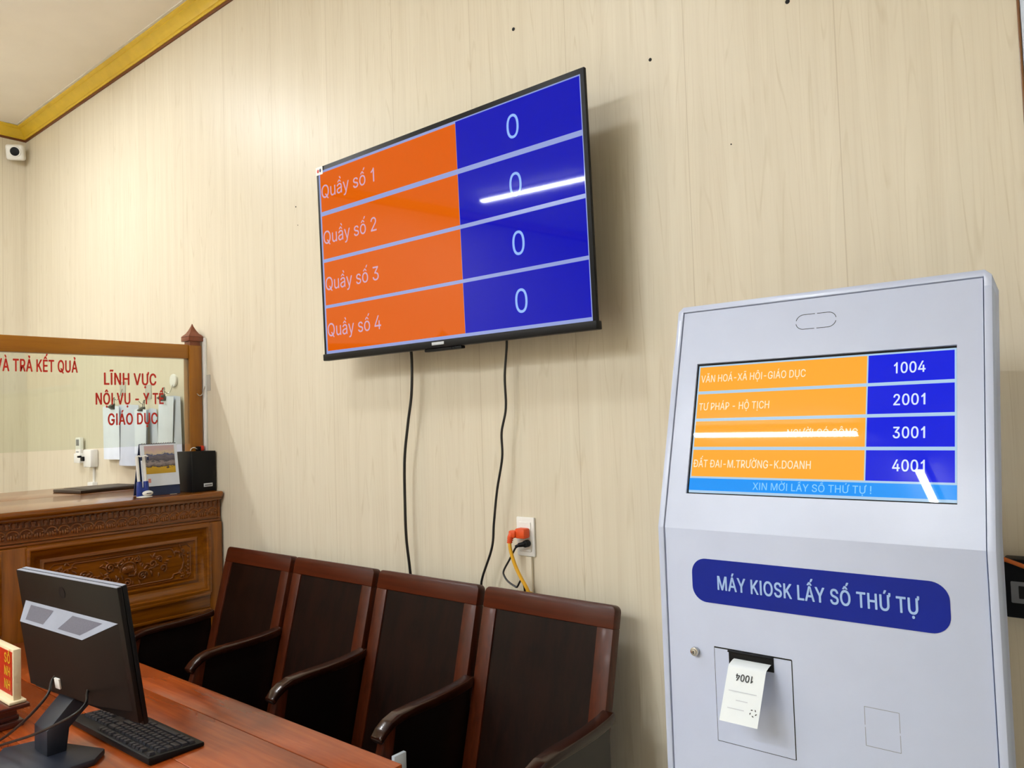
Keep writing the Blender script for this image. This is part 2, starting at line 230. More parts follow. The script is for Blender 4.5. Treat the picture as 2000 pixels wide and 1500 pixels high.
GLYPHS = {"!":[196,[[67,160,63,509,132,509,128,160],[98,-4,81,-1,66,9,56,24,52,41,56,58,66,73,81,83,98,86,116,83,130,73,140,58,143,41,140,24,130,9,116,-1]]],"-":[453,[[337,244,337,188,114,188,114,244]]],".":[188,[[95,-4,78,-1,63,9,53,24,50,41,53,59,63,73,78,83,95,87,113,83,128,73,138,59,141,41,138,24,128,9,113,-1]]],"0":[453,[[227,-7,174,1,130,24,95,62,69,113,57,155,50,202,48,254,50,306,57,353,69,395,95,447,130,484,174,508,227,516,279,508,323,484,358,447,384,395,396,353,403,306,405,254,403,202,396,155,384,113,359,62,323,24,279,1],[227,50,261,56,290,74,313,103,330,144,340,194,344,254,340,314,330,365,313,405,290,435,261,453,227,460,192,453,163,435,140,405,123,365,113,314,109,254,113,194,123,144,140,103,163,74,192,56]]],"1":[390,[[200,0,200,402,170,376,132,352,90,334,90,394,140,422,190,466,218,511,265,511,265,0]]],"2":[453,[[64,0,64,47,234,229,282,282,299,305,311,327,318,348,320,371,317,397,308,419,293,436,273,449,250,457,224,460,196,457,172,447,153,433,139,413,130,390,127,362,66,362,71,405,86,442,111,473,143,496,182,511,225,516,268,511,306,497,337,474,361,445,376,411,381,372,378,345,371,318,357,290,336,259,306,223,267,180,153,60,153,57,389,57,389,0]]],"3":[453,[[218,-7,173,-3,133,10,98,30,70,57,52,91,44,132,109,132,115,107,126,87,144,71,165,59,191,52,219,50,248,53,275,61,297,74,315,93,325,116,329,145,326,172,316,196,299,217,275,234,242,244,201,248,157,248,157,299,288,448,288,452,70,452,70,509,372,509,372,461,211,278,211,289,264,288,308,276,344,253,371,222,387,186,393,145,387,103,370,66,344,36,309,12,266,-2]]],"4":[453,[[40,105,40,158,247,509,311,509,109,166,109,163,413,163,413,105],[282,0,282,121,282,146,282,318,343,318,343,0]]],"A":[480,[[16,0,201,509,276,509,463,0,395,0,287,302,264,372,232,478,245,478,213,371,191,302,85,0],[110,142,110,199,370,199,370,142]]],"C":[510,[[267,-7,225,-3,186,7,150,25,119,49,92,79,70,115,53,157,44,203,40,254,44,305,53,352,70,393,92,429,119,459,150,484,186,501,225,512,267,516,305,513,340,504,373,490,402,471,427,447,448,418,463,385,473,348,408,348,401,373,389,395,375,413,357,428,337,440,315,449,292,454,267,456,223,450,184,432,150,403,125,364,109,314,103,254,109,194,125,145,151,105,184,76,223,59,267,53,292,55,315,60,337,69,357,81,375,96,389,114,401,136,408,160,473,160,463,124,448,91,428,62,402,38,373,19,341,5,305,-4]]],"D":[502,[[219,0,96,0,96,57,215,57,272,63,318,81,354,110,379,149,394,198,399,255,394,312,379,361,354,399,320,428,275,446,221,452,93,452,93,509,225,509,273,505,315,495,353,478,399,441,433,391,449,351,458,306,462,255,458,205,449,159,433,119,411,83,384,54,351,31,312,14,268,3],[125,509,125,0,60,0,60,509]]],"G":[520,[[269,-7,225,-3,185,7,149,25,118,49,91,79,69,116,53,157,43,203,40,254,43,305,53,352,69,393,91,429,117,459,149,484,184,501,223,512,265,516,304,513,340,504,374,489,403,469,429,445,449,416,465,384,474,349,408,349,399,372,387,393,373,411,356,427,337,439,315,448,291,454,265,456,222,450,183,432,150,404,125,364,109,314,103,254,109,194,125,145,151,105,184,76,224,59,269,53,309,57,345,71,374,93,396,123,410,160,415,202,434,199,283,199,283,256,478,256,478,200,471,141,451,91,419,50,377,19,326,0]]],"H":[517,[[60,0,60,509,125,509,125,289,392,289,392,509,457,509,457,0,392,0,392,232,125,232,125,0]]],"I":[200,[[67,0,67,509,133,509,133,0]]],"K":[467,[[104,145,104,216,139,261,174,303,212,344,364,509,448,509,231,276,228,276],[60,0,60,509,125,509,125,334,124,225,125,193,125,0],[372,0,188,259,228,309,449,0]]],"L":[393,[[60,0,60,509,125,509,125,57,361,57,361,0]]],"M":[628,[[60,0,60,509,152,509,277,187,287,159,299,123,311,84,322,49,307,49,318,83,330,121,342,158,352,187,476,509,568,509,568,0,504,0,504,291,504,327,505,369,506,413,507,457,513,457,498,409,482,363,467,322,456,291,342,0,286,0,170,291,159,321,145,361,129,408,112,457,119,457,120,416,121,372,122,328,122,291,122,0]]],"N":[523,[[60,0,60,509,136,509,343,183,363,151,388,107,414,55,405,54,401,108,399,157,399,195,399,509,463,509,463,0,387,0,202,290,177,331,148,381,108,452,119,454,122,384,124,328,125,291,125,0]]],"O":[533,[[267,-7,225,-3,186,7,150,25,119,49,92,79,70,115,53,157,44,203,40,254,44,305,53,352,70,393,92,429,119,459,150,484,186,501,225,512,267,516,309,512,348,501,384,484,415,459,442,429,464,393,480,352,490,305,493,254,490,203,480,157,464,115,442,79,415,49,384,25,348,7,309,-3],[267,53,310,59,349,76,383,105,408,144,425,194,430,254,425,314,408,365,383,404,349,433,310,450,267,456,223,450,184,433,151,404,125,364,109,314,103,254,109,194,125,144,151,105,184,76,223,59]]],"P":[445,[[60,0,60,509,235,509,289,503,332,487,366,462,390,430,404,391,409,348,404,304,390,265,366,233,332,207,289,191,235,186,109,186,109,242,233,242,269,246,297,256,318,272,333,294,342,319,344,348,342,376,333,402,318,423,297,439,268,449,232,452,125,452,125,0]]],"Q":[533,[[245,159,313,159,369,85,384,65,468,-48,401,-48,346,27,331,46],[267,-7,225,-3,186,7,150,25,119,49,92,79,70,115,53,157,44,203,40,254,44,305,53,352,70,393,92,429,119,459,150,484,186,501,225,512,267,516,309,512,348,501,384,484,415,459,442,429,464,393,480,352,490,305,493,254,490,203,480,157,464,115,442,79,415,49,384,25,348,7,309,-3],[267,53,310,59,349,76,383,105,408,144,425,194,430,254,425,314,408,365,383,404,349,433,310,450,267,456,223,450,184,433,151,404,125,364,109,314,103,254,109,194,125,144,151,105,184,76,223,59]]],"R":[449,[[60,0,60,509,236,509,290,504,333,489,367,465,390,433,405,395,409,352,405,309,390,271,367,240,333,217,289,203,236,198,96,198,96,255,234,255,269,258,298,267,319,281,334,300,342,324,345,352,342,380,334,405,319,425,298,440,269,449,233,452,125,452,125,0],[353,0,230,229,303,229,428,0]]],"S":[447,[[224,-9,172,-4,128,9,91,31,64,60,46,96,38,137,104,137,110,110,123,88,142,71,166,59,194,52,224,49,257,52,286,60,311,74,329,92,341,114,346,139,342,161,332,179,316,193,296,205,245,222,184,239,128,260,86,289,60,326,52,372,58,413,75,448,102,476,138,498,180,511,227,516,275,511,316,498,351,476,377,449,394,415,401,378,337,378,326,412,302,437,267,453,225,459,194,456,167,448,145,435,129,418,118,398,115,376,119,352,131,334,148,319,169,308,212,293,264,279,312,264,336,252,359,238,379,220,395,198,405,171,408,139,403,99,386,64,360,34,323,11,278,-4]]],"T":[449,[[32,452,32,509,417,509,417,452,257,452,257,0,193,0,193,452]]],"U":[517,[[259,-8,203,-2,154,15,114,43,85,80,66,124,60,173,60,509,124,509,124,178,128,144,141,113,160,87,187,68,220,56,259,52,298,56,331,68,357,87,377,113,389,144,393,178,393,509,457,509,457,173,451,124,433,80,403,43,363,15,315,-2]]],"V":[480,[[204,0,16,509,84,509,192,206,215,137,248,31,235,31,267,138,290,206,395,509,463,509,278,0]]],"X":[474,[[18,0,217,284,217,236,29,509,104,509,178,400,204,361,223,329,243,292,232,292,252,329,272,361,298,400,374,509,446,509,259,239,259,287,456,0,382,0,292,129,268,165,250,195,230,231,244,231,225,196,206,166,182,129,91,0]]],"Y":[472,[[203,0,203,208,16,509,91,509,192,344,222,292,250,230,224,230,251,293,280,344,381,509,455,509,268,208,268,0]]],"s":[365,[[182,-8,145,-5,112,3,84,18,62,38,45,63,36,94,94,107,105,79,124,60,150,49,181,45,217,50,244,62,262,81,268,103,265,121,254,136,237,147,212,155,149,170,104,186,72,208,53,237,47,274,51,305,65,332,87,354,115,370,149,381,187,384,223,381,254,372,279,358,299,339,314,316,324,290,268,277,258,298,243,316,219,328,187,333,156,329,131,317,114,299,109,277,112,258,124,243,144,232,172,223,229,209,275,194,306,171,325,142,331,107,326,75,312,47,290,24,260,6,223,-5]]],"u":[410,[[182,-5,146,-1,115,11,89,31,69,59,57,95,53,139,53,379,114,379,114,144,119,105,137,75,164,56,200,50,226,53,249,62,268,77,283,97,293,122,296,153,296,379,357,379,357,0,298,0,298,92,307,92,286,47,257,17,222,0]]],"y":[389,[[47,-139,61,-86,71,-87,104,-89,118,-84,130,-74,141,-58,151,-36,163,-1,17,379,84,379,165,155,187,87,206,21,184,21,202,87,224,155,305,379,371,379,204,-58,191,-85,177,-107,159,-124,139,-136,117,-143,91,-145,65,-143]]],"À":[480,[[16,0,201,509,276,509,463,0,395,0,287,302,264,372,232,478,245,478,213,371,191,302,85,0],[110,142,110,199,370,199,370,142],[216,558,150,659,218,659,266,558]]],"Á":[480,[[16,0,201,509,276,509,463,0,395,0,287,302,264,372,232,478,245,478,213,371,191,302,85,0],[110,142,110,199,370,199,370,142],[213,558,260,659,329,659,263,558]]],"Ã":[480,[[16,0,201,509,276,509,463,0,395,0,287,302,264,372,232,478,245,478,213,371,191,302,85,0],[110,142,110,199,370,199,370,142],[284,576,260,580,237,590,217,600,201,604,188,595,183,577,141,577,145,605,155,628,172,643,196,648,220,643,241,633,260,623,278,619,291,625,297,646,339,646,334,618,324,595,307,580]]],"Ó":[533,[[267,-7,225,-3,186,7,150,25,119,49,92,79,70,115,53,157,44,203,40,254,44,305,53,352,70,393,92,429,119,459,150,484,186,501,225,512,267,516,309,512,348,501,384,484,415,459,442,429,464,393,480,352,490,305,493,254,490,203,480,157,464,115,442,79,415,49,384,25,348,7,309,-3],[267,53,310,59,349,76,383,105,408,144,425,194,430,254,425,314,408,365,383,404,349,433,310,450,267,456,223,450,184,433,151,404,125,364,109,314,103,254,109,194,125,144,151,105,184,76,223,59],[240,558,288,659,356,659,290,558]]],"Ô":[533,[[267,-7,225,-3,186,7,150,25,119,49,92,79,70,115,53,157,44,203,40,254,44,305,53,352,70,393,92,429,119,459,150,484,186,501,225,512,267,516,309,512,348,501,384,484,415,459,442,429,464,393,480,352,490,305,493,254,490,203,480,157,464,115,442,79,415,49,384,25,348,7,309,-3],[267,53,310,59,349,76,383,105,408,144,425,194,430,254,425,314,408,365,383,404,349,433,310,450,267,456,223,450,184,433,151,404,125,364,109,314,103,254,109,194,125,144,151,105,184,76,223,59],[218,565,158,565,158,567,238,659,296,659,377,567,377,565,315,565,267,624]]],"Ă":[480,[[16,0,201,509,276,509,463,0,395,0,287,302,264,372,232,478,245,478,213,371,191,302,85,0],[110,142,110,199,370,199,370,142],[240,562,213,566,190,575,170,590,154,610,144,633,141,659,186,659,190,637,201,621,218,609,240,606,261,609,278,621,290,637,294,659,339,659,335,633,326,610,310,590,290,575,266,566]]],"Đ":[513,[[230,0,107,0,107,57,226,57,283,63,329,81,365,110,390,149,405,198,410,255,405,312,390,361,365,399,330,428,286,446,232,452,104,452,104,509,236,509,283,505,326,495,363,478,410,441,444,391,460,351,469,306,473,255,469,205,460,159,444,119,422,83,395,54,362,31,323,14,279,3],[136,509,136,0,71,0,71,509],[7,228,7,281,270,281,270,228]]],"Ĩ":[200,[[67,0,67,509,133,509,133,0],[145,576,120,580,97,590,78,600,62,604,49,595,44,577,1,577,5,605,16,628,32,643,56,648,81,643,102,633,121,623,138,619,151,625,158,646,199,646,195,618,184,595,167,580]]],"Ư":[515,[[394,460,394,509,455,509,461,515,461,581,519,581,519,518,516,492,505,474,487,463,461,460],[259,-8,203,-2,154,15,114,43,85,80,66,124,60,173,60,509,124,509,124,178,128,144,141,113,160,87,187,68,220,56,259,52,298,56,331,68,357,87,377,113,389,144,393,178,393,509,457,509,457,173,451,124,433,80,403,43,363,15,315,-2]]],"Ả":[480,[[16,0,201,509,276,509,463,0,395,0,287,302,264,372,232,478,245,478,213,371,191,302,85,0],[110,142,110,199,370,199,370,142],[260,558,214,558,238,605,240,615,230,619,183,619,183,659,230,659,265,653,284,638,289,615,278,588]]],"Ấ":[480,[[16,0,201,509,276,509,463,0,395,0,287,302,264,372,232,478,245,478,213,371,191,302,85,0],[110,142,110,199,370,199,370,142],[193,555,132,555,132,558,213,649,271,649,351,558,351,555,290,555,242,615],[288,676,336,770,404,770,338,676]]],"ầ":[389,[[160,-9,126,-5,94,5,68,22,48,45,35,73,30,108,34,138,43,161,58,179,78,193,100,203,125,211,178,220,234,227,265,235,276,255,276,257,273,279,267,297,256,311,240,322,220,329,196,331,171,329,149,322,118,301,100,274,41,291,57,322,79,346,104,364,133,375,163,382,194,384,239,379,263,372,286,360,306,343,322,320,333,290,337,251,337,0,277,0,277,52,272,52,252,25,236,12,215,1,190,-6],[170,45,202,49,228,59,248,74,263,93,272,115,276,138,276,190,259,182,231,176,200,171,175,168,134,159,117,150,103,139,95,124,92,105,94,87,102,72,114,61,130,52,149,47],[142,426,82,426,82,428,162,520,220,520,301,428,301,426,240,426,191,485],[254,547,188,641,257,641,305,547]]],"Ế":[419,[[60,0,60,509,372,509,372,452,125,452,125,286,355,286,355,229,125,229,125,57,375,57,375,0],[171,555,111,555,111,558,191,649,249,649,329,558,329,555,268,555,220,615],[266,676,314,770,382,770,316,676]]],"Ị":[200,[[67,0,67,509,133,509,133,0],[101,-144,85,-141,71,-133,62,-120,59,-104,62,-88,71,-75,85,-66,101,-64,118,-66,131,-75,141,-88,144,-104,141,-120,131,-133,118,-141]]],"Ố":[533,[[267,-7,225,-3,186,7,150,25,119,49,92,79,70,115,53,157,44,203,40,254,44,305,53,352,70,393,92,429,119,459,150,484,186,501,225,512,267,516,309,512,348,501,384,484,415,459,442,429,464,393,480,352,490,305,493,254,490,203,480,157,464,115,442,79,415,49,384,25,348,7,309,-3],[267,53,310,59,349,76,383,105,408,144,425,194,430,254,425,314,408,365,383,404,349,433,310,450,267,456,223,450,184,433,151,404,125,364,109,314,103,254,109,194,125,144,151,105,184,76,223,59],[220,555,160,555,160,558,240,649,298,649,379,558,379,555,318,555,269,615],[315,676,363,770,431,770,365,676]]],"ố":[415,[[207,-8,159,-2,117,16,82,46,56,85,40,133,34,187,40,243,56,291,82,330,117,360,159,378,207,384,256,378,299,360,333,330,359,291,376,243,381,187,376,133,359,85,333,46,299,16,256,-2],[207,46,242,51,270,66,292,89,307,117,316,151,319,187,316,224,307,258,292,287,270,310,242,325,207,330,173,325,145,310,124,287,108,258,99,224,96,187,99,151,108,117,124,89,145,66,173,51],[160,426,100,426,100,428,180,520,238,520,319,428,319,426,258,426,209,485],[255,547,303,641,371,641,305,547]]],"Ộ":[533,[[267,-7,225,-3,186,7,150,25,119,49,92,79,70,115,53,157,44,203,40,254,44,305,53,352,70,393,92,429,119,459,150,484,186,501,225,512,267,516,309,512,348,501,384,484,415,459,442,429,464,393,480,352,490,305,493,254,490,203,480,157,464,115,442,79,415,49,384,25,348,7,309,-3],[267,53,310,59,349,76,383,105,408,144,425,194,430,254,425,314,408,365,383,404,349,433,310,450,267,456,223,450,184,433,151,404,125,364,109,314,103,254,109,194,125,144,151,105,184,76,223,59],[218,565,158,565,158,567,238,659,296,659,377,567,377,565,315,565,267,624],[268,-144,252,-141,238,-133,229,-120,226,-104,229,-88,238,-75,252,-66,268,-64,284,-66,298,-75,308,-88,311,-104,308,-120,298,-133,284,-141]]],"Ờ":[532,[[266,473,266,516,298,515,324,512,361,510,427,509,433,515,433,581,491,581,491,518,488,492,477,474,459,463,433,460,408,462,380,466,337,471],[267,-7,225,-3,186,7,150,25,119,49,92,79,70,115,53,157,44,203,40,254,44,305,53,352,70,393,92,429,119,459,150,484,186,501,225,512,267,516,309,512,348,501,384,484,415,459,442,429,464,393,480,352,490,305,493,254,490,203,480,157,464,115,442,79,415,49,384,25,348,7,309,-3],[267,53,310,59,349,76,383,105,408,144,425,194,430,254,425,314,408,365,383,404,349,433,310,450,267,456,223,450,184,433,151,404,125,364,109,314,103,254,109,194,125,144,151,105,184,76,223,59],[243,558,177,659,245,659,293,558]]],"Ụ":[517,[[259,-8,203,-2,154,15,114,43,85,80,66,124,60,173,60,509,124,509,124,178,128,144,141,113,160,87,187,68,220,56,259,52,298,56,331,68,357,87,377,113,389,144,393,178,393,509,457,509,457,173,451,124,433,80,403,43,363,15,315,-2],[260,-144,244,-141,230,-133,221,-120,217,-104,221,-88,230,-75,244,-66,260,-64,276,-66,290,-75,299,-88,302,-104,299,-120,290,-133,276,-141]]],"Ứ":[515,[[394,460,394,509,455,509,461,515,461,581,519,581,519,518,516,492,505,474,487,463,461,460],[259,-8,203,-2,154,15,114,43,85,80,66,124,60,173,60,509,124,509,124,178,128,144,141,113,160,87,187,68,220,56,259,52,298,56,331,68,357,87,377,113,389,144,393,178,393,509,457,509,457,173,451,124,433,80,403,43,363,15,315,-2],[232,558,280,659,348,659,282,558]]],"Ự":[515,[[394,460,394,509,455,509,461,515,461,581,519,581,519,518,516,492,505,474,487,463,461,460],[259,-8,203,-2,154,15,114,43,85,80,66,124,60,173,60,509,124,509,124,178,128,144,141,113,160,87,187,68,220,56,259,52,298,56,331,68,357,87,377,113,389,144,393,178,393,509,457,509,457,173,451,124,433,80,403,43,363,15,315,-2],[260,-144,244,-141,230,-133,221,-120,217,-104,221,-88,230,-75,244,-66,260,-64,276,-66,290,-75,299,-88,302,-104,299,-120,290,-133,276,-141]]]," ":[188,[]]}
CAP = 509.0
def signed_area(p): return sum(p[i][0] * p[(i + 1) % len(p)][1] - p[(i + 1) % len(p)][0] * p[i][1] for i in range(len(p))) / 2
def inside(q, p):
    r = False
    for i in range(len(p)):
        (x1, y1), (x2, y2) = p[i], p[(i + 1) % len(p)]
        if (y1 > q[1]) != (y2 > q[1]) and q[0] < (x2 - x1) * (q[1] - y1) / (y2 - y1) + x1: r = not r
    return r
def text_mesh(name, body, mat, parent, O, U, V, N, w, h, align='L', bold=0.0, lift=0.0006):
    """lettering drawn from the outlines above on the plane O + U,V; w = overall width (None keeps the proportions), h = capital height, bold = extra stroke in 1/1000"""
    verts, faces, lay, x = [], [], [], 0.0
    for ch in body:
        adv, cs = GLYPHS[ch]; cs = [[(c[i] + x, c[i + 1]) for i in range(0, len(c), 2)] for c in cs]
        cs = [[q for i, q in enumerate(c) if abs(q[0] - c[i - 1][0]) + abs(q[1] - c[i - 1][1]) > 0.5] for c in cs]; cs = [c for c in cs if len(c) > 2]
        if cs:
            sg = 1 if signed_area(max(cs, key=lambda c: abs(signed_area(c)))) > 0 else -1
            outer = [c for c in cs if signed_area(c) * sg > 0]; holes = [c for c in cs if signed_area(c) * sg <= 0]
            for oi, o in enumerate(outer):
                hs = [q for q in holes if inside(q[0], o)]
                polys = [o] + hs; tris = tessellate_polygon([[Vector((q[0], q[1], 0)) for q in c] for c in polys]); flat = [q for c in polys for q in c]
                for kk, (sx_, sy_) in enumerate(((0, 0), (-1, 0), (1, 0), (-.6, .5), (.6, .5), (-.6, -.5), (.6, -.5)) if bold else ((0, 0),)):
                    base = len(verts); verts += [(q[0] + sx_ * bold, q[1] + sy_ * bold) for q in flat]; lay += [(kk + oi * 7) * 2e-5] * len(flat)
                    for tri in tris: faces.append([base + i for i in tri])
        x += adv + bold * 1.2
    x0, x1 = min(q[0] for q in verts), max(q[0] for q in verts); sy = h / CAP; sx = sy if w is None else w / (x1 - x0)
    sh = {'L': 0.0, 'C': -sx * (x1 - x0) / 2, 'R': -sx * (x1 - x0)}[align]
    O, U, V, N = Vector(O), Vector(U), Vector(V), Vector(N); inv = FR[parent.name].inverted()
    co = [inv @ (O + U * ((q[0] - x0) * sx + sh) + V * (q[1] * sy) + N * (lift + e)) for q, e in zip(verts, lay)]
    me = bpy.data.meshes.new(name); me.from_pydata([tuple(c) for c in co], [], faces); me.materials.append(mat)
    nl = inv.to_3x3() @ N
    bm = bmesh.new(); bm.from_mesh(me)
    for f in bm.faces:
        if f.normal.dot(nl) < 0: f.normal_flip()
    bm.to_mesh(me); bm.free()
    return link(name, me, parent)

# ---------------------------------------------------------------- materials
M = {}
M['wall'] = wall_mat('wall_panel_pvc', 0); M['wall_y'] = wall_mat('wall_panel_pvc_side', 1)
M['ceiling'] = plain('ceiling_paint', (243, 237, 227), 0.8, var=0.03, nscale=3)
M['gold'] = plain('crown_gold_paint', (226, 190, 52), 0.4, var=0.06)
M['brown_strip'] = plain('crown_brown_strip', (110, 58, 24), 0.45)
M['white_bead'] = plain('white_bead', (225, 222, 215), 0.6)
M['floor'] = plain('floor_tile', (196, 190, 178), 0.3, var=0.1, nscale=5)
M['black_plastic'] = plain('black_plastic', (13, 14, 17), 0.45, spec=0.2, var=0.1)
M['black_satin'] = plain('black_satin', (11, 12, 15), 0.5, spec=0.25, bump=0.05)
M['dark_gap'] = plain('dark_gap', (10, 10, 11), 0.8)
M['grey_plastic'] = plain('grey_plastic', (120, 122, 128), 0.5)
M['white_plastic'] = plain('white_plastic', (236, 236, 232), 0.35, var=0.03)
M['kiosk'] = plain('kiosk_powder_coat', (192, 202, 228), 0.26, spec=0.5, var=0.015, bump=0.04)
M['sign_blue'] = plain('sign_blue_vinyl', (0, 30, 146), 0.4, spec=0.25)
M['sign_text'] = plain('sign_pale_blue_ink', (160, 192, 240), 0.4)
M['steel'] = plain('steel', (190, 188, 184), 0.25, metal=1.0)
M['paper'] = plain('ticket_paper', (232, 240, 246), 0.7, var=0.02)
M['sheet'] = plain('printed_paper', (226, 236, 250), 0.75, var=0.04)
M['sheet_grey'] = plain('printed_paper_back', (202, 211, 228), 0.75, var=0.04)
M['ink'] = plain('black_ink', (30, 32, 38), 0.7)
M['ink_grey'] = plain('grey_ink', (204, 211, 221), 0.7)
M['counter'] = wood('counter_wood', (148, 85, 10), (106, 56, 5), 'y', 0.22, 0.4, 1.0)
M['counter_v'] = wood('counter_wood_upright', (154, 89, 10), (112, 60, 5), 'z', 0.33, 0.35, 1.0)
M['carving'] = wood('carved_wood', (138, 75, 11), (90, 45, 5), 'y', 0.3, 0.4, 1.5)
M['post'] = wood('post_wood', (158, 99, 4), (132, 77, 2), 'z', 0.4, 0.2, 1.0)
M['rail'] = wood('rail_wood', (172, 113, 4), (148, 90, 2), 'y', 0.4, 0.2, 1.0)
M['cap'] = wood('finial_wood', (130, 62, 26), (100, 42, 14), 'z', 0.4, 0.2, 1.0)
M['desk'] = wood('desk_wood', (178, 84, 32), (132, 52, 12), 'x', 0.26, 0.25, 0.8, blotch=(112, 42, 9))
M['chair'] = wood('chair_frame_wood', (84, 34, 11), (54, 19, 6), 'z', 0.38, 0.08, 1.0, 0.25)
M['chair_h'] = wood('chair_rail_wood', (86, 34, 11), (56, 19, 6), 'x', 0.38, 0.08, 1.0, 0.25)
M['chair_panel'] = wood('chair_panel_wood', (32, 14, 7), (14, 6, 3), 'z', 0.42, 0.04, 1.0, 0.16)
M['chair_arm'] = wood('chair_arm_wood', (52, 22, 10), (28, 11, 6), 'y', 0.2, 0.3, 1.0, 0.3)
M['chair_dark'] = wood('chair_side_wood', (20, 10, 7), (10, 6, 4), 'y', 0.32, 0.1, 1.0)
M['red_ink'] = plain('red_vinyl', (200, 34, 18), 0.5, var=0.04)
M['orange_plug'] = plain('orange_rubber', (226, 82, 24), 0.5)
M['yellow_cord'] = plain('yellow_cord', (226, 170, 30), 0.5)
M['orange_cord'] = plain('orange_cord', (205, 105, 35), 0.5)
M['cable'] = plain('black_cable', (20, 17, 16), 0.4)
M['blue_plastic'] = plain('blue_plastic', (22, 52, 140), 0.35)
M['navy'] = plain('navy_card', (16, 38, 78), 0.5)
M['acrylic'] = plain('cream_acrylic_edge', (236, 222, 186), 0.25, var=0.03)
M['plate_red'] = plain('nameplate_red', (196, 52, 28), 0.3)
M['plate_yellow'] = plain('nameplate_yellow', (226, 172, 40), 0.4)
M['plinth'] = wood('nameplate_plinth_wood', (96, 36, 20), (56, 18, 12), 'y', 0.3, 0.4, 1.2)
M['monitor'] = plain('monitor_black', (19, 15, 12), 0.45, spec=0.2, var=0.08)
M['monitor_grey'] = plain('monitor_grey_vent_and_sheen', (150, 157, 174), 0.45)  # grey of the vent strip, reused as painted sheen on the top
M['vent'] = plain('monitor_vent_grille', (96, 96, 110), 0.6, var=0.3, nscale=900)
M['stand'] = plain('monitor_stand', (34, 39, 52), 0.45, bump=0.05)
M['key'] = plain('key_black', (40, 40, 46), 0.36, spec=0.35)
M['clear_hook'] = plain('clear_hook_plate', (190, 187, 178), 0.2, var=0.02)
M['folder'] = plain('dark_folder', (64, 50, 40), 0.45)
M['red_plastic'] = plain('red_plastic', (214, 52, 22), 0.4)
M['door_white'] = plain('door_paint', (206, 218, 236), 0.4, var=0.012)
M['casing'] = wood('door_casing_wood', (128, 84, 40), (96, 58, 26), 'z', 0.4, 0.2)
M['badge'] = plain('badge_silver', (196, 202, 208), 0.35, metal=0.0)
# screens
M['tv_orange'] = glow('tv_orange', (230, 98, 0), 0.94, 0.035, 0.2); M['tv_blue'] = glow('tv_blue', (0, 8, 186), 0.94, 0.035, 0.2)
M['tv_line'] = glow('tv_grid_line', (142, 158, 214), 1.0, 0.09)
M['tv_text'] = glow('tv_pink_text', (206, 170, 196), 1.0, 0.035, 0.2); M['tv_digit'] = glow('tv_blue_text', (150, 188, 246), 1.0, 0.035, 0.2)
M['ks_orange'] = glow('kiosk_orange', (255, 172, 52), 1.0, 0.015, 0.3); M['ks_blue'] = glow('kiosk_blue', (0, 24, 224), 1.0, 0.015, 0.3)
M['ks_line'] = glow('kiosk_grid_line', (176, 208, 234), 1.0, 0.015, 0.3); M['ks_sky'] = glow('kiosk_sky_bar', (24, 150, 250), 1.0, 0.015, 0.3)
M['ks_text'] = glow('kiosk_pale_text', (255, 238, 206), 1.0, 0.015, 0.3); M['ks_num'] = glow('kiosk_white_text', (222, 236, 255), 1.0, 0.015, 0.3)
M['ks_foot'] = glow('kiosk_footer_text', (136, 206, 255), 1.0, 0.015, 0.3)
t = NT('lamp_diffuser'); t.b.inputs['Emission Color'].default_value = TUBE_COLOR + (1,); t.b.inputs['Emission Strength'].default_value = TUBE_POWER
M['tube'] = t.set(0.4)
# thin acrylic pane: mostly clear with a greenish film and a weak mirror
t = NT('partition_glass'); nt = t.t
tr = t.n('ShaderNodeBsdfTransparent'); tr.inputs[0].default_value = (0.945, 0.972, 0.93, 1)
gl = t.n('ShaderNodeBsdfGlossy'); gl.inputs['Roughness'].default_value = 0.03; gl.inputs[0].default_value = (1, 1, 1, 1)
df = t.n('ShaderNodeBsdfDiffuse'); df.inputs[0].default_value = lin((196, 204, 176))
m1 = t.n('ShaderNodeMixShader'); m1.inputs[0].default_value = 0.06; t.l(tr.outputs[0], m1.inputs[1]); t.l(df.outputs[0], m1.inputs[2])
fz = t.n('ShaderNodeFresnel'); fz.inputs[0].default_value = 1.35
m2 = t.n('ShaderNodeMixShader'); t.l(fz.outputs[0], m2.inputs[0]); t.l(m1.outputs[0], m2.inputs[1]); t.l(gl.outputs[0], m2.inputs[2])
t.l(m2.outputs[0], nt.nodes['Material Output'].inputs['Surface']); M['glass'] = t.m
# calendar picture: sunset hills over a yellow field
t = NT('calendar_picture'); tc = t.n('ShaderNodeTexCoord'); sp = t.n('ShaderNodeSeparateXYZ'); t.l(tc.outputs['Generated'], sp.inputs[0])
nz = t.noise(t.mapping((5, 5, 9), 'Generated'), 1.0, 4, 0.6)
hh = t.math('ADD', sp.outputs[2], t.math('MULTIPLY', t.math('SUBTRACT', nz, 0.5), 0.34))
t.l(t.ramp(hh, [(0.05, lin((196, 158, 30))), (0.22, lin((206, 168, 36))), (0.25, lin((60, 50, 56))), (0.40, lin((150, 140, 140))), (0.46, lin((70, 72, 84))),
                (0.62, lin((110, 104, 116))), (0.68, lin((50, 74, 130))), (0.73, lin((206, 190, 160))), (0.9, lin((196, 170, 176)))]), t.b.inputs['Base Color'])
M['picture'] = t.set(0.35)

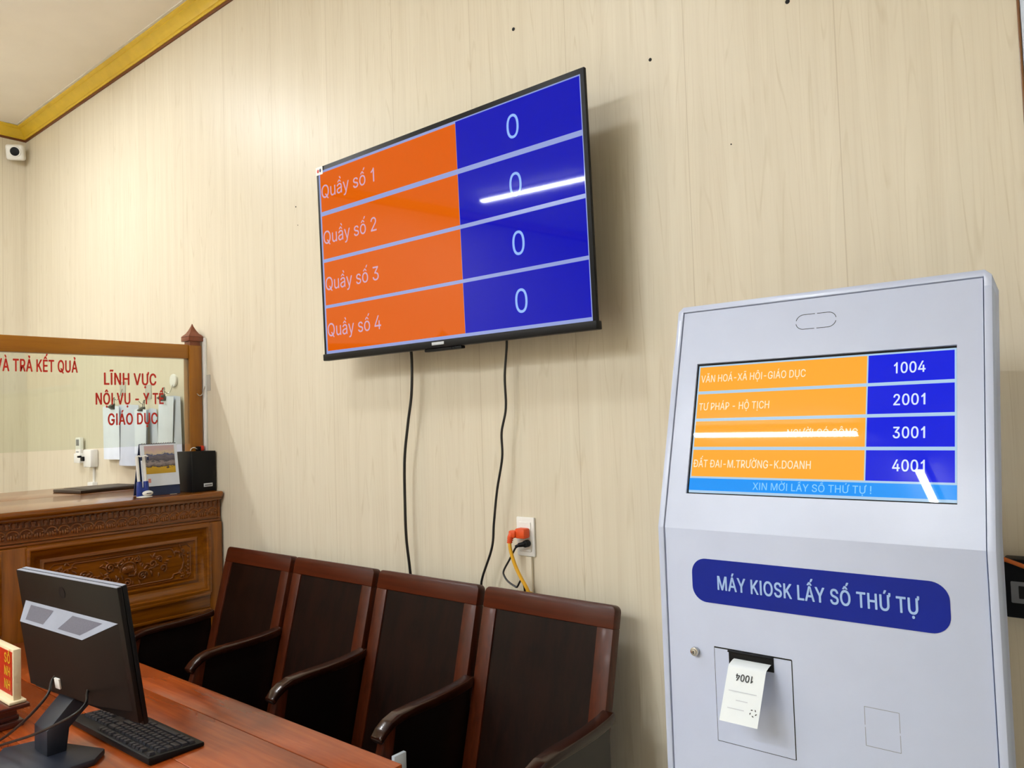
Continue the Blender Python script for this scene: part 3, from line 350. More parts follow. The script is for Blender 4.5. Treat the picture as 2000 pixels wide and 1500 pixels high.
# ---------------------------------------------------------------- room shell
XL, XR, YF, ZC = -5.92, 2.3, -7.6, 3.655
def wallbox(name, m, *b):
    return struct(MB().box(*b).build(name, m))
wallbox('floor', M['floor'], XL - .1, XR + .1, YF - .1, 0.9, -0.12, 0.0)
wallbox('ceiling', M['ceiling'], XL - .1, XR + .1, YF - .1, 0.2, ZC, ZC + 0.1)
wb = MB(); wb.box(XL - .1, -0.171, 0.0, 0.12, 0.0, ZC); wb.box(-0.171, 0.85, 0.0, 0.12, 2.75, ZC); wb.box(0.85, XR + .1, 0.0, 0.12, 0.0, ZC)
wall_back = struct(wb.build('wall_back', M['wall']))
for x, z, r in ((-1.049, 2.561, .005), (-1.547, 2.827, .006), (-2.775, 2.482, .003), (-2.763, 2.40, .002), (-0.653, 2.582, .006), (-0.819, 2.256, .002)):
    MB().cyl((x, 0.001, z), (x, -0.0012, z), r, 10).build('screw_hole', M['dark_gap'], wall_back)
wallbox('wall_left', M['wall_y'], XL - .1, XL, YF - .1, 0.0, 0.0, ZC)
wallbox('wall_front', M['wall'], XL, XR, YF - .1, YF, 0.0, ZC)
wallbox('wall_right', M['wall_y'], XR, XR + .1, YF, 0.0, 0.0, ZC)
# crown moulding along the panelled wall and the left wall (mitred), gold cove over a brown strip
prof = [(0.0, 3.567, 1), (0.007, 3.567, 1), (0.007, 3.581, 1), (0.011, 3.581, 0), (0.015, 3.586, 0), (0.015, 3.593, 0), (0.019, 3.595, 0), (0.024, 3.606, 0), (0.034, 3.618, 0), (0.047, 3.628, 0),
        (0.056, 3.633, 0), (0.056, 3.638, 0), (0.066, 3.641, 0), (0.072, 3.645, 0), (0.072, 3.651, 2), (0.085, 3.651, 2), (0.085, ZC + .001, 2)]
def crown(name, pt, ends):
    bm = bmesh.new(); rows = [[bm.verts.new(pt(e, d, z)) for d, z, _ in prof] for e in ends]
    for i in range(len(prof) - 1):
        f = bm.faces.new((rows[0][i], rows[0][i + 1], rows[1][i + 1], rows[1][i])); f.material_index = prof[i][2] if i != 2 else 0
    mb = MB(); mb.bm.free(); mb.bm = bm
    struct(mb.build(name, [M['gold'], M['brown_strip'], M['white_bead']], None, 25))
crown('trim_1', lambda e, d, z: (XL + d if e == 0 else XR, -d, z), (0, 1))
crown('trim_2', lambda e, d, z: (XL + d, -d if e == 0 else YF, z), (0, 1))
# door at the right end of the panelled wall: brown casing, white frame, leaf set back
dr = struct(MB().box(-0.10, 0.80, 0.05, 0.09, 0.0, 2.70).build('door_1', M['door_white']))
df_ = MB(); df_.box(-0.1665, -0.10, -0.004, 0.12, 0.0, 2.75, 0.003); df_.box(0.80, 0.85, -0.004, 0.12, 0.0, 2.75, 0.003); df_.box(-0.10, 0.80, -0.004, 0.12, 2.70, 2.75, 0.003)
df_.build('door_frame', M['door_white'], dr)
MB().box(-0.172, -0.1665, -0.006, 0.0, 0.0, 2.77, 0.002).build('door_casing', M['casing'], dr)
dh = MB(); dh.cyl((0.72, 0.05, 1.0), (0.72, 0.0, 1.0), 0.01); dh.cyl((0.72, 0.0, 1.0), (0.60, 0.0, 1.0), 0.01); dh.build('door_handle', M['steel'], dr)

# ---------------------------------------------------------------- ceiling lamps (out of view, placed from reflections and shadows, except the farthest, which is added)
def strip_lamp(label, x0, y0, x1, y1):
    c = ((x0 + x1) / 2, (y0 + y1) / 2, ZC); L = math.hypot(x1 - x0, y1 - y0); a = math.atan2(y1 - y0, x1 - x0)
    r = thing('strip_lamp', label, 'ceiling lamp', c, (0, 0, a), 'strip lamps on the ceiling')
    b = MB(); b.M = FR[r.name]; b.box(-L / 2, L / 2, -.030, .030, -.050, 0, 0.004); b.build('housing', M['white_plastic'], r)
    b = MB(); b.M = FR[r.name]; b.box(-L / 2 + .01, L / 2 - .01, -.025, .025, -.056, -.0495, .001); b.build('diffuser', M['tube'], r)
    for s in (-1, 1):
        b = MB(); b.M = FR[r.name]; b.box(s * (L / 2 - .003) - .008, s * (L / 2 - .003) + .008, -.032, .032, -.060, 0, .003); b.build('end_cap', M['white_plastic'], r)
strip_lamp('slim strip lamp on the ceiling in front of the kiosk, parallel to the panelled wall', -2.83, -4.09, -1.57, -4.09)
strip_lamp('slim strip lamp on the ceiling mirrored in the television, towards the left wall', -5.32, -4.5, -4.08, -4.66)
strip_lamp('slim strip lamp on the ceiling above the carved counter', -4.45, -1.58, -4.45, -0.92)
strip_lamp('short strip lamp on the ceiling above the row of chairs and desk', -1.8, -1.75, -1.8, -1.42)
strip_lamp('added fill lamp, unseen, on the ceiling farthest from the panelled wall', -3.9, -6.4, -2.7, -6.4)  # added lamp: distant light that the kiosk blocks, deepening its wall shadow
strip_lamp('slim strip lamp at the back of the room, end on to the panelled wall', -1.3, -5.8, -1.3, -4.6)

# ---------------------------------------------------------------- television
TV = thing('television', 'large black wall television showing four orange counter rows and blue zeros', 'television', (-1.7805, -0.15, 1.791), (R(1.57), 0, 0))
def tvm(): b = MB(); b.M = FR[TV.name]; return b
b = tvm(); b.box(-.6155, .6155, .0, .012, .0, .731, .002); b.box(-.45, .45, .012, .048, .02, .44, .012); b.build('housing', M['black_plastic'], TV)
b = tvm(); b.box(-.617, .617, -.007, .022, -.006, .019, .003); b.build('bottom_bezel', M['black_plastic'], TV)
b = tvm(); b.box(-.075, .095, .0, .02, -.016, -.006, .003); b.ball((.052, -.001, -.011), .0022, 8); b.ball((.066, -.001, -.011), .0022, 8); b.build('sensor_bar', M['black_plastic'], TV)
b = tvm(); b.box(-.030, .026, -.0085, -.006, .003, .013, .001); bad = b.build('brand_badge', M['badge'], TV)
def quadp(b, x0, x1, z0, z1, y): b.box(x0, x1, y, y + .0004, z0, z1)
b = tvm(); b.mi = 0; b.box(-.6015, .6015, -.0008, .001, .019, .7135)
rows = ((.557, .7045), (.377, .5405), (.2025, .364), (.030, .191))
for z0, z1 in rows:
    b.mi = 1; quadp(b, -.5925, .1165, z0, z1, -.0012); b.mi = 2; quadp(b, .1180, .5990, z0, z1 + (.005 if z1 > .7 else 0), -.0012)
scr = b.build('screen', [M['tv_line'], M['tv_orange'], M['tv_blue']], TV)
m = FR[TV.name]; O = lambda x, z: m @ Vector((x, -.0012, z)); U3, V3, N3 = m.to_3x3() @ Vector((1, 0, 0)), m.to_3x3() @ Vector((0, 0, 1)), m.to_3x3() @ Vector((0, -1, 0))
for k, (bl, zc) in enumerate(((.607, .633), (.433, .457), (.258, .280), (.084, .106))):
    text_mesh('lettering', 'Quầy số %d' % (k + 1), M['tv_text'], scr, O(-.587, bl), U3, V3, N3, .303, .049)
    text_mesh('numeral', '0', M['tv_digit'], scr, O(.352, zc - .036), U3, V3, N3, .047, .072, 'C', 0)
b = tvm(); b.box(-.6165, -.575, -.0022, -.0005, .700, .7305); stk = b.build('corner_sticker', M['white_plastic'], TV)
b = tvm(); b.ball((-.603, -.0022, .715), (.006, .0004, .007), 10); b.build('red_mark', M['red_ink'], stk)
b = tvm(); b.ball((-.589, -.0022, .716), (.006, .0004, .007), 10); b.build('blue_mark', M['navy'], stk)
b = MB(); b.box(-1.93, -1.63, -.022, -.001, 2.0, 2.30, .003); 
for x in (-1.90, -1.66): b.box(x - .02, x + .02, -.125, -.02, 1.96, 2.34, .003)
b.build('wall_bracket', M['black_satin'], TV)

# the two cables hanging from it
def cable(name, pts, r, mat, label, cat='cable', group=None, sm=8):
    b = MB(); b.tube(pts, r, 10, sm); return solo(b, name, mat, label, cat, group, 60, pts[0])
cable('power_cable', [(-2.026, -.075, 1.83), (-2.026, -.05, 1.795), (-2.029, -.05, 1.656), (-2.053, -.05, 1.539), (-2.075, -.05, 1.416), (-2.082, -.048, 1.265), (-2.083, -.045, 1.127), (-2.079, -.035, 1.009), (-2.075, -.02, .8), (-2.07, -.02, .3)],
      .0052, M['cable'], 'left of two black cables hanging from the television, ending behind the chairs')
cable('signal_cable', [(-1.575, -.075, 1.84), (-1.578, -.05, 1.795), (-1.591, -.05, 1.685), (-1.591, -.05, 1.579), (-1.612, -.05, 1.501), (-1.613, -.05, 1.42), (-1.639, -.05, 1.315), (-1.657, -.05, 1.209), (-1.669, -.05, 1.128),
      (-1.713, -.05, 1.031), (-1.721, -.05, .992), (-1.716, -.048, .959), (-1.69, -.03, .85), (-1.68, -.02, .4)], .0040, M['cable'],
      'right of two black cables hanging from the television, wavy, dropping between two chairs')

# ---------------------------------------------------------------- wall socket, plugs and cords
S = thing('wall_socket', 'white wall socket plate above the row of chairs', 'socket', (-1.561, 0, 1.165))
b = MB(); b.box(-1.597, -1.525, -.009, -.0002, 1.103, 1.227, .003); b.build('plate', M['white_plastic'], S)
b = MB(); b.box(-1.585, -1.537, -.0125, -.008, 1.118, 1.212, .002); b.build('outlet_insert', M['white_plastic'], S)
P = thing('orange_plug', 'orange angled plug with a yellow cord in the wall socket', 'plug', (-1.55, -.012, 1.178))
b = MB(); b.box(-1.577, -1.538, -.045, -.0128, 1.163, 1.195, .006); b.box(-1.597, -1.57, -.052, -.030, 1.165, 1.188, .005); b.build('plug_body', M['orange_plug'], P)
b = MB(); b.tube([(-1.588, -.043, 1.178), (-1.592, -.048, 1.166), (-1.593, -.05, 1.148)], [.0095, .009, .0075], 12, 4)
for k in range(4): b.cyl((-1.590 - .001 * k, -.047 - .001 * k, 1.170 - .006 * k), (-1.590 - .001 * k, -.047 - .001 * k, 1.167 - .006 * k), .0108 - .0006 * k, 14)
b.build('strain_relief', M['orange_plug'], P)
b = MB(); b.tube([(-1.593, -.05, 1.155), (-1.588, -.053, 1.126), (-1.573, -.05, 1.079), (-1.552, -.048, 1.041), (-1.527, -.045, 1.0), (-1.52, -.03, .93), (-1.52, -.02, .4)], .0058, 10, 8); b.build('yellow_cord', M['yellow_cord'], P)
P = thing('black_plug', 'small black plug with a thin black cord in the wall socket under the orange plug', 'plug', (-1.54, -.012, 1.145))
b = MB(); b.cyl((-1.546, -.0128, 1.146), (-1.546, -.034, 1.146), .0115, 16, bev=.003); b.cyl((-1.546, -.028, 1.146), (-1.566, -.042, 1.142), .009, 14, .0065, .002); b.tube([(-1.562, -.04, 1.143), (-1.573, -.046, 1.137)], .005, 10); b.build('plug_body', M['black_plastic'], P)
b = MB(); b.tube([(-1.568, -.042, 1.140), (-1.583, -.034, 1.131), (-1.610, -.034, 1.091), (-1.630, -.040, 1.056), (-1.625, -.045, 1.041), (-1.604, -.05, 1.025), (-1.572, -.05, 1.011), (-1.54, -.045, .995), (-1.53, -.02, .5)], .0032, 8, 8); b.build('black_cord', M['cable'], P)
GD = 'white cable ducts on the panelled wall'
def duct(x, w, z0, z1, label):
    b = MB(); b.box(x - w / 2, x + w / 2, -.012, -.0002, z0, z1, .002); solo(b, 'cable_duct', M['wall'] if x > -2 else M['white_plastic'], label, 'cable duct', GD, loc=(x, 0, z0))
duct(-1.549, .022, 0.02, 1.102, 'slim cable duct running down the wall below the white wall socket')
duct(-3.545, .026, 1.25, 1.985, 'slim white cable duct on the wall just right of the wooden partition post')
duct(-4.835, .012, 1.245, 1.335, 'short white cable duct under the white switch box behind the glass')

# black socket strip on the wall right of the kiosk
S = thing('socket_strip', 'black socket strip on the wall at the right edge, beside the kiosk', 'socket', (-.21, 0, 1.165))
b = MB(); b.box(-.252, -.178, -.045, -.0005, 1.10, 1.222, .004); b.build('housing', M['black_plastic'], S)
b = MB(); b.box(-.240, -.182, -.05, -.044, 1.132, 1.176, .002); fc = b.build('socket_face', M['grey_plastic'], S)
b = MB(); b.box(-.226, -.188, -.0515, -.0495, 1.142, 1.168, .001); b.build('socket_hole', M['dark_gap'], fc)
cable('extension_cord', [(-.36, -.03, 1.26), (-.30, -.045, 1.235), (-.25, -.055, 1.222), (-.20, -.06, 1.206), (-.16, -.05, 1.19), (-.155, -.02, 1.15)], .0045, M['orange_cord'], 'thin orange cord crossing above the black socket strip beside the kiosk', 'cable')

# ---------------------------------------------------------------- ticket kiosk
KX, KY, KT = -.499, -.51, R(16)
KZ = 1.312
K = thing('ticket_kiosk', 'tall white queue ticket kiosk with orange and blue screen and blue sign', 'kiosk', (KX, -.36, 0))
ku, kv, kn = Vector((1, 0, 0)), Vector((0, math.sin(KT), math.cos(KT))), Vector((0, -math.cos(KT), math.sin(KT)))
k0 = Vector((0, KY, KZ)); KM = Matrix.Translation(k0) @ Matrix((ku, -kn, kv)).transposed().to_4x4()   # local: x, y into the cabinet, z up the tilted face
H = .301; TOPV = .4885
b = MB()
inn = .0125
for s in (-1, 1):      # side walls follow the fold of the front
    xo, xi = KX + s * H, KX + s * (H - inn)
    tp = k0 + kv * (TOPV - .03); tb = tp - kn * .075
    b.prism([(KY, .03), (KY, KZ), (tp.y, tp.z), (tb.y, tb.z), (KY + .075, KZ + .015), (KY + .075, .03)], 'x', min(xo, xi), max(xo, xi), .0012, 2)
b.M = KM
c = .011
b.prism([(KX - H, TOPV - .032), (KX - H, TOPV - c), (KX - H + c, TOPV), (KX + H - c, TOPV), (KX + H, TOPV - c), (KX + H, TOPV - .032), (KX + H - inn, TOPV - .032), (KX + H - inn, TOPV - inn), (KX - H + inn, TOPV - inn), (KX - H + inn, TOPV - .032)], 'y', 0.0, .075, .001, 2)
b.box(KX - H + .01, KX + H - .01, .06, .074, .0, TOPV - .01)
b.M = Matrix()
b.box(KX - H + .01, KX + H - .01, KY + .06, KY + .074, .03, KZ + .014)
b.box(KX - .24, KX + .24, KY + .07, -.20, .03, 1.30, .01)
b.build('cabinet', M['kiosk'], K)
b = MB(); b.box(KX - .33, KX + .33, KY - .02, -.16, 0, .03, .006); b.build('base_plate', M['kiosk'], K)
pw = H - inn - .0018
b = MB(); b.box(KX - pw, KX + pw, KY + .003, KY + .02, .05, KZ + .0005, .0012); b.mi = 1; b.box(KX - H + .011, KX + H - .011, KY + .019, KY + .022, .04, KZ + .005)
lower = b.build('front_panel', [M['kiosk'], M['dark_gap']], K)
# upper tilted panel with the opening for the screen
sx0, sx1, sv0, sv1 = -.7445, -.2525, .0725, .3535
b = MB(); b.M = KM
for bx in ((KX - pw, sx0, .0, TOPV - inn - .0018), (sx1, KX + pw, .0, TOPV - inn - .0018), (sx0, sx1, .0, sv0), (sx0, sx1, sv1, TOPV - inn - .0018)): b.box(bx[0], bx[1], .003, .02, bx[2], bx[3])
bmesh.ops.remove_doubles(b.bm, verts=b.bm.verts[:], dist=1e-5)
b.mi = 1; b.box(KX - H + .011, KX + H - .011, .0205, .022, .0, TOPV - .011)
upper = b.build('screen_panel', [M['kiosk'], M['dark_gap']], K)
# knock-out outlines (cut lines with small bridges)
def line(b, p, q, w, mtx):
    b.M = mtx; P0, Q0 = Vector(p), Vector(q); d = (Q0 - P0).normalized(); n_ = Vector((-d.z, 0, d.x)) * w / 2
    t_ = bmesh.new(); f = [t_.verts.new(v) for v in (P0 - n_, Q0 - n_, Q0 + n_, P0 + n_)]; t_.faces.new(f); e = bmesh.ops.extrude_face_region(t_, geom=t_.faces[:])
    for v in e['geom']:
        if isinstance(v, bmesh.types.BMVert): v.co.y -= .0003
    b._add(t_)
b = MB(); cx, cv, hw, rr = -.4975, .4255, .0235, .0155
arc = lambda s: [(cx + s * (hw + rr * math.cos(a)), .003, cv + rr * math.sin(a)) for a in [R(-90 + 180 * i / 14) for i in range(15)]]
for s in (-1, 1):
    A = arc(s); line(b, (cx + s * .002, .003, cv - rr), A[0], .0011, KM); line(b, (cx + s * .002, .003, cv + rr), A[-1], .0011, KM)
    for i in range(14):
        if i not in (6, 7): line(b, A[i], A[i + 1], .0011, KM)
b.build('camera_knockout', M['dark_gap'], upper)
LM = Matrix.Translation((0, KY, 0))
b = MB(); q0, q1, w0, w1 = -.410, -.354, .958, 1.025
mid = (w0 + w1) / 2
for (p, q) in (((q0, w1), (q1, w1)), ((q0, w0), (q1, w0)), ((q0, w0), (q0, mid - .002)), ((q0, mid + .002), (q0, w1)), ((q1, w0), (q1, mid - .004)), ((q1, mid), (q1, w1))):
    line(b, (p[0], .003, p[1]), (q[0], .003, q[1]), .0007, LM)
b.build('square_knockout', M['grey_plastic'], lower)
# printer door
b = MB(); d0, d1, e0, e1 = -.687, -.534, .901, 1.0825
for p, q, w in (((d0, e0), (d1, e0), .0009), ((d0, e0), (d0, e1), .0006), ((d1, e0), (d1, e1), .0018), ((d0, e1), (d1, e1), .0026)): line(b, (p[0], .003, p[1]), (q[0], .003, q[1]), w, LM)
b.build('printer_door', M['dark_gap'], lower)
b = MB(); b.box(-.657, -.568, KY + .0015, KY + .004, 1.0535, 1.0825, .001); b.box(-.657, -.568, KY - .004, KY + .003, 1.079, 1.0825, .001); b.build('paper_slot', M['black_plastic'], lower)
b = MB(); b.cyl((-.727, KY + .003, 1.068), (-.727, KY - .006, 1.068), .0088, 24, bev=.002); b.cyl((-.727, KY - .004, 1.068), (-.727, KY - .009, 1.068), .0055, 20, bev=.001); lk = b.build('lock', M['steel'], lower)
b = MB(); b.box(-.7278, -.7262, KY - .0096, KY - .0088, 1.065, 1.071); b.build('keyhole', M['dark_gap'], lk)
# blue sign
b = MB(); rc = .030; y0, y1 = -.728, -.2675; z0, z1 = 1.1685, 1.2545; pts = []
for cxx, czz, a0 in ((y1 - rc, z1 - rc, 0), (y0 + rc, z1 - rc, 90), (y0 + rc, z0 + rc, 180), (y1 - rc, z0 + rc, 270)):
    pts += [(cxx + rc * math.cos(R(a0 + 90 * i / 10)), czz + rc * math.sin(R(a0 + 90 * i / 10))) for i in range(11)]
b.prism(pts, 'y', KY + .0022, KY + .004); sign = b.build('sign_plate', M['sign_blue'], lower)
text_mesh('lettering', 'MÁY KIOSK LẤY SỐ THỨ TỰ', M['sign_text'], sign, (-.674, KY + .0022, 1.1965), (1, 0, 0), (0, 0, 1), (0, -1, 0), .361, .0265, 'L', 20)
# screen
b = MB(); b.M = KM; b.mi = 4; b.box(sx0 + .0005, sx1 - .0005, .0075, .010, sv0 + .0005, sv1 - .0005)
b.mi = 0; b.box(-.7405, -.2535, .0065, .0075, .0755, .349)
kr = ((.292, .3455), (.2325, .2855), (.1715, .226), (.1095, .165))
for v0, v1 in kr:
    b.mi = 1; b.box(-.7375, -.4005, .0061, .0066, v0, v1); b.mi = 2; b.box(-.398, -.2565, .0061, .0066, v0, v1)
b.mi = 3; b.box(-.7405, -.2535, .0061, .0066, .0805, .1055)
ks = b.build('touch_screen', [M['ks_line'], M['ks_orange'], M['ks_blue'], M['ks_sky'], M['dark_gap']], K)
KO = lambda x, v: KM @ Vector((x, .0061, v))
for body, x, v, w in (('VĂN HOÁ-XÃ HỘI-GIÁO DỤC', -.7335, .3115, .2205), ('TƯ PHÁP - HỘ TỊCH', -.733, .250, .151), ('ĐẤT ĐAI-M.TRƯỜNG-K.DOANH', -.735, .1285, .240)):
    text_mesh('lettering', body, M['ks_text'], ks, KO(x, v), ku, kv, kn, w, .0155, 'L', 7, .0004)
text_mesh('lettering', 'NGƯỜI CÓ CÔNG', M['ks_text'], ks, KO(-.413, .1905), ku, kv, kn, .130, .0155, 'R', 7, .0004)
for body, v in (('1004', .308), ('2001', .2478), ('3001', .187), ('4001', .1275)):
    text_mesh('numeral', body, M['ks_num'], ks, KO(-.328, v), ku, kv, kn, .052, .0205, 'C', 14, .0004)
text_mesh('lettering', 'XIN MỜI LẤY SỐ THỨ TỰ !', M['ks_foot'], ks, KO(-.605, .0855), ku, kv, kn, .218, .0140, 'L', 5, .0004)
# ticket hanging out of the printer
T = thing('paper_ticket', 'white paper ticket numbered 1004 hanging from the kiosk printer slot', 'ticket', (-.61, KY, 1.067))
def tick(u, v):
    s = v * .135; x = -.6455 + .0735 * u - .004 * v
    if s < .03: y, z = KY - s * .80, 1.068 - .1 * s - 4 * s * s
    else: q = s - .03; y, z = KY - .024 - q * .42, 1.0614 - q * .86
    return Vector((x, y, z))
b = MB(); b.sheet(tick, 4, 24, .0003); tk = b.build('slip', M['paper'], T, 60)
td = (tick(.5, .95) - tick(.5, .4)).normalized(); tn = Vector((0, -td.z, td.y)).normalized()
if tn.y > 0: tn = -tn
text_mesh('numeral', '1004', M['ink'], tk, tick(.71, .32) + tn * .0004, (-1, 0, 0), td, tn, .034, .0125, 'L', 14, .0006)
for v, u0, u1 in ((.56, .12, .86), (.68, .35, .66), (.80, .16, .6)):
    b = MB(); p, q = tick(u0, v) + tn * .0008, tick(u1, v) + tn * .0008
    t_ = bmesh.new(); t_.faces.new([t_.verts.new(x) for x in (p, q, q + td * .0016, p + td * .0016)]); b._add(t_); b.build('print_line', M['ink_grey'], tk)
b = MB(); cc = tick(.84, .81) + tn * .0008
for k in range(5):
    a = R(72 * k + 18); pc = cc + Vector((1, 0, 0)) * .0058 * math.cos(a) + td * .0058 * math.sin(a); e1_ = (Vector((1, 0, 0)) * -math.sin(a + .5) + td * math.cos(a + .5)); e2_ = e1_.cross(tn)
    t_ = bmesh.new(); t_.faces.new([t_.verts.new(pc + e1_ * p + e2_ * q) for p, q in ((-.0026, 0), (0, -.0011), (.0026, 0), (0, .0011))]); b._add(t_)
b.build('star_mark', M['ink'], tk)

# ---------------------------------------------------------------- carved reception counter
CX = -3.39
C = thing('reception_counter', 'carved varnished wooden reception counter with a panelled front', 'counter', (-3.66, -1.0, 0))
YE = -2.05
b = MB(); b.box(-3.975, CX + .004, YE, -.006, 1.218, 1.246, .009, 3); b.box(-3.96, CX - .008, YE + .01, -.008, 1.205, 1.219, .004); b.build('top', M['counter'], C)
b = MB(); b.box(-3.95, CX - .04, YE + .01, -.01, .06, 1.206); b.build('carcass', M['counter'], C)
b = MB(); b.box(-3.94, CX - .05, YE + .02, -.02, 0, .06); b.build('plinth', M['counter'], C)
# frieze: gadroons over curled leaves
b = MB(); xf = CX - .034
b.box(xf - .02, xf, YE + .01, -.008, 1.104, 1.206); b.box(xf - .01, xf + .012, YE + .01, -.008, 1.104, 1.117, .004); b.box(xf - .01, xf + .008, YE + .01, -.008, 1.120, 1.125, .002)
b.box(xf - .01, xf + .006, -.020, -.008, 1.104, 1.206, .002)
y = -.036
while y > YE + .03:
    b.ball((xf, y, 1.193), (.007, .0098, .011), 10); b.cyl((xf - .001, y, 1.178), (xf - .001, y, 1.193), .0078, 10); b.box(xf - .004, xf + .004, y - .0102, y + .0102, 1.174, 1.180, .001)
    y -= .0225
y = -.045
while y > YE + .03:
    b.tube([(xf + .002, y + .021 * math.cos(R(a)), 1.150 + .019 * math.sin(R(a))) for a in range(0, 181, 20)], .0042, 7)
    b.ball((xf + .002, y + .012, 1.153), (.006, .006, .006), 8)
    for q, rz in ((-.014, .012), (-.005, .014), (.005, .014), (.014, .012)): b.ball((xf, y + q, 1.142), (.006, .0055, rz * .75), 8)
    y -= .046
b.build('carved_frieze', M['carving'], C)
# panels
for i, (p0, p1) in enumerate(((-.83, -.07), (-1.68, -.92))):
    fp = MB()
    prof_ = [(-.002, -.026), (-.002, -.006), (.006, -.004), (.012, -.006), (.016, -.014), (.024, -.016), (.030, -.022), (.052, -.030), (.060, -.026), (.066, -.026), (.070, -.034)]
    fp.frame((CX, 0, 0), (0, 1, 0), (0, 0, 1), (1, 0, 0), p0, p1, .785, 1.097, prof_)
    fp.box(CX - .045, CX - .034, p0 + .068, p1 - .068, .853, 1.029); pan = fp.build('front_panel', M['counter'], C)
    cv_ = MB(); xb = CX - .034; yc, zc = (p0 + p1) / 2, .941; hw_, hh_ = (p1 - p0) / 2 - .086, .0755
    loop = []
    def arcp(cy, cz, r, a0, a1, n=6): return [(xb + .001, cy + r * math.cos(R(a0 + (a1 - a0) * k / n)), cz + r * math.sin(R(a0 + (a1 - a0) * k / n))) for k in range(n + 1)]
    for sy, sz in ((1, 1), (-1, 1), (-1, -1), (1, -1)):      # outer chamfered line
        q = [(xb + .001, yc + sy * hw_, zc + sz * (hh_ - .016)), (xb + .001, yc + sy * (hw_ - .016), zc + sz * hh_)]
        loop += q if sy * sz > 0 else q[::-1]
    cv_.tube(loop + [loop[0]], .0028, 7)
    hi = hw_ - .095; loop = []
    for sy, sz in ((1, 1), (-1, 1), (-1, -1), (1, -1)):      # bracketed cartouche
        q = [(xb + .001, yc + sy * (hi + .062), zc), (xb + .001, yc + sy * (hi + .056), zc + sz * .026), (xb + .001, yc + sy * (hi + .038), zc + sz * .046), (xb + .001, yc + sy * (hi + .014), zc + sz * .050), (xb + .001, yc + sy * (hi + .010), zc + sz * .062), (xb + .001, yc + sy * hi, zc + sz * .068)]
        loop += q if sy * sz > 0 else q[::-1]
    cv_.tube(loop + [loop[0]], .0034, 7, 0)
    rnd = random.Random(5)
    def spiral(cy, cz, r0, turns, a0, s, th):
        n = int(14 * turns); cv_.tube([(xb + .002 + .003 * k / n, cy + s * (r0 * (1 - .82 * k / n)) * math.cos(a0 + 6.283 * turns * k / n), cz + r0 * (1 - .82 * k / n) * math.sin(a0 + 6.283 * turns * k / n)) for k in range(n + 1)], th, 7)
    def leaf(cy, cz, L, a, th=.0055):
        cv_.M = Matrix.Translation((xb, cy, cz)) @ Matrix.Rotation(a, 4, 'X'); cv_.ball((0, L / 2, 0), (.006, L / 2, th), 8); cv_.M = Matrix()
    # corners: small foliage
    for sy in (-1, 1):
        for sz in (-1, 1):
            for k in range(9):
                leaf(yc + sy * (hw_ - .014 - .012 * rnd.random() * 6), zc + sz * (hh_ - .014 - .030 * rnd.random()), .016 + .01 * rnd.random(), rnd.random() * 6.28, .0042)
            spiral(yc + sy * (hw_ - .040), zc + sz * (hh_ - .026), .012, 1.2, rnd.random() * 6, sy, .0026)
        for k in range(5): cv_.ball((xb, yc + sy * (hw_ - .012), zc - .036 + .018 * k), (.005, .006, .007), 8)
    # centre: lion-dog head with curling clouds
    cv_.ball((xb, yc + .015, zc + .006), (.010, .028, .020), 14); cv_.tube(arcp(yc + .015, zc + .004, .034, -10, 190, 12), .0040, 7); cv_.ball((xb + .006, yc + .004, zc + .012), (.006, .006, .005), 8); cv_.ball((xb + .006, yc + .027, zc + .012), (.006, .006, .005), 8); cv_.tube(arcp(yc + .015, zc + .012, .020, 205, 335, 8), .0034, 7); cv_.tube(arcp(yc + .015, zc + .012, .048, 20, 165, 12), .0036, 7)
    for k in range(9): leaf(yc + .015 + .046 * math.cos(R(15 + 18 * k)), zc + .012 + .030 * math.sin(R(15 + 18 * k)), .018, R(15 + 18 * k), .005)
    for cy, cz, r, tn_, a, s in ((.075, -.030, .022, 1.8, 0, 1), (.050, .045, .015, 1.4, 2, -1), (-.060, .026, .020, 1.6, 1, 1), (-.075, -.028, .024, 1.8, 3, -1), (.118, .014, .020, 1.4, 4, 1), (.150, .030, .014, 1.3, 0, -1), (-.125, -.010, .020, 1.5, 2, 1), (.010, -.048, .016, 1.4, 1, -1), (-.030, -.052, .014, 1.4, 0, 1), (.165, -.012, .018, 1.2, 5, 1), (-.165, .012, .016, 1.2, 1, 1)):
        spiral(yc + cy, zc + cz, r, tn_, a, s, .0036)
    for k in range(60):
        a = rnd.random() * 6.28; leaf(yc + (rnd.random() - .5) * .36, zc + (rnd.random() - .5) * .095, .014 + .016 * rnd.random(), a, .0042)
    cv_.build('carving', M['carving'], pan)
# frame stiles and rails round the panels
b = MB(); xs = CX - .026

for s0, s1 in ((-.072, -.010), (-.922, -.828), (YE + .01, -1.678)):
    b = MB(); b.box(xs - .02, CX - .012, s0, s1, .06, 1.104, .003); b.build('stile', M['counter_v'], C)
for p0, p1 in ((-.828, -.072), (-1.678, -.922)):
    b = MB(); b.box(xs - .02, CX - .014, p0, p1, 1.095, 1.105); b.build('rail', M['counter'], C)
    b = MB(); b.box(xs - .02, CX - .014, p0, p1, .715, .787, .002); b.box(xs - .02, CX - .004, p0 + .002, p1 - .002, .770, .785, .004); b.box(xs - .02, CX - .004, p0 + .002, p1 - .002, .700, .714, .004); b.box(xs - .02, CX - .03, p0, p1, .06, .70); b.build('rail', M['counter'], C)

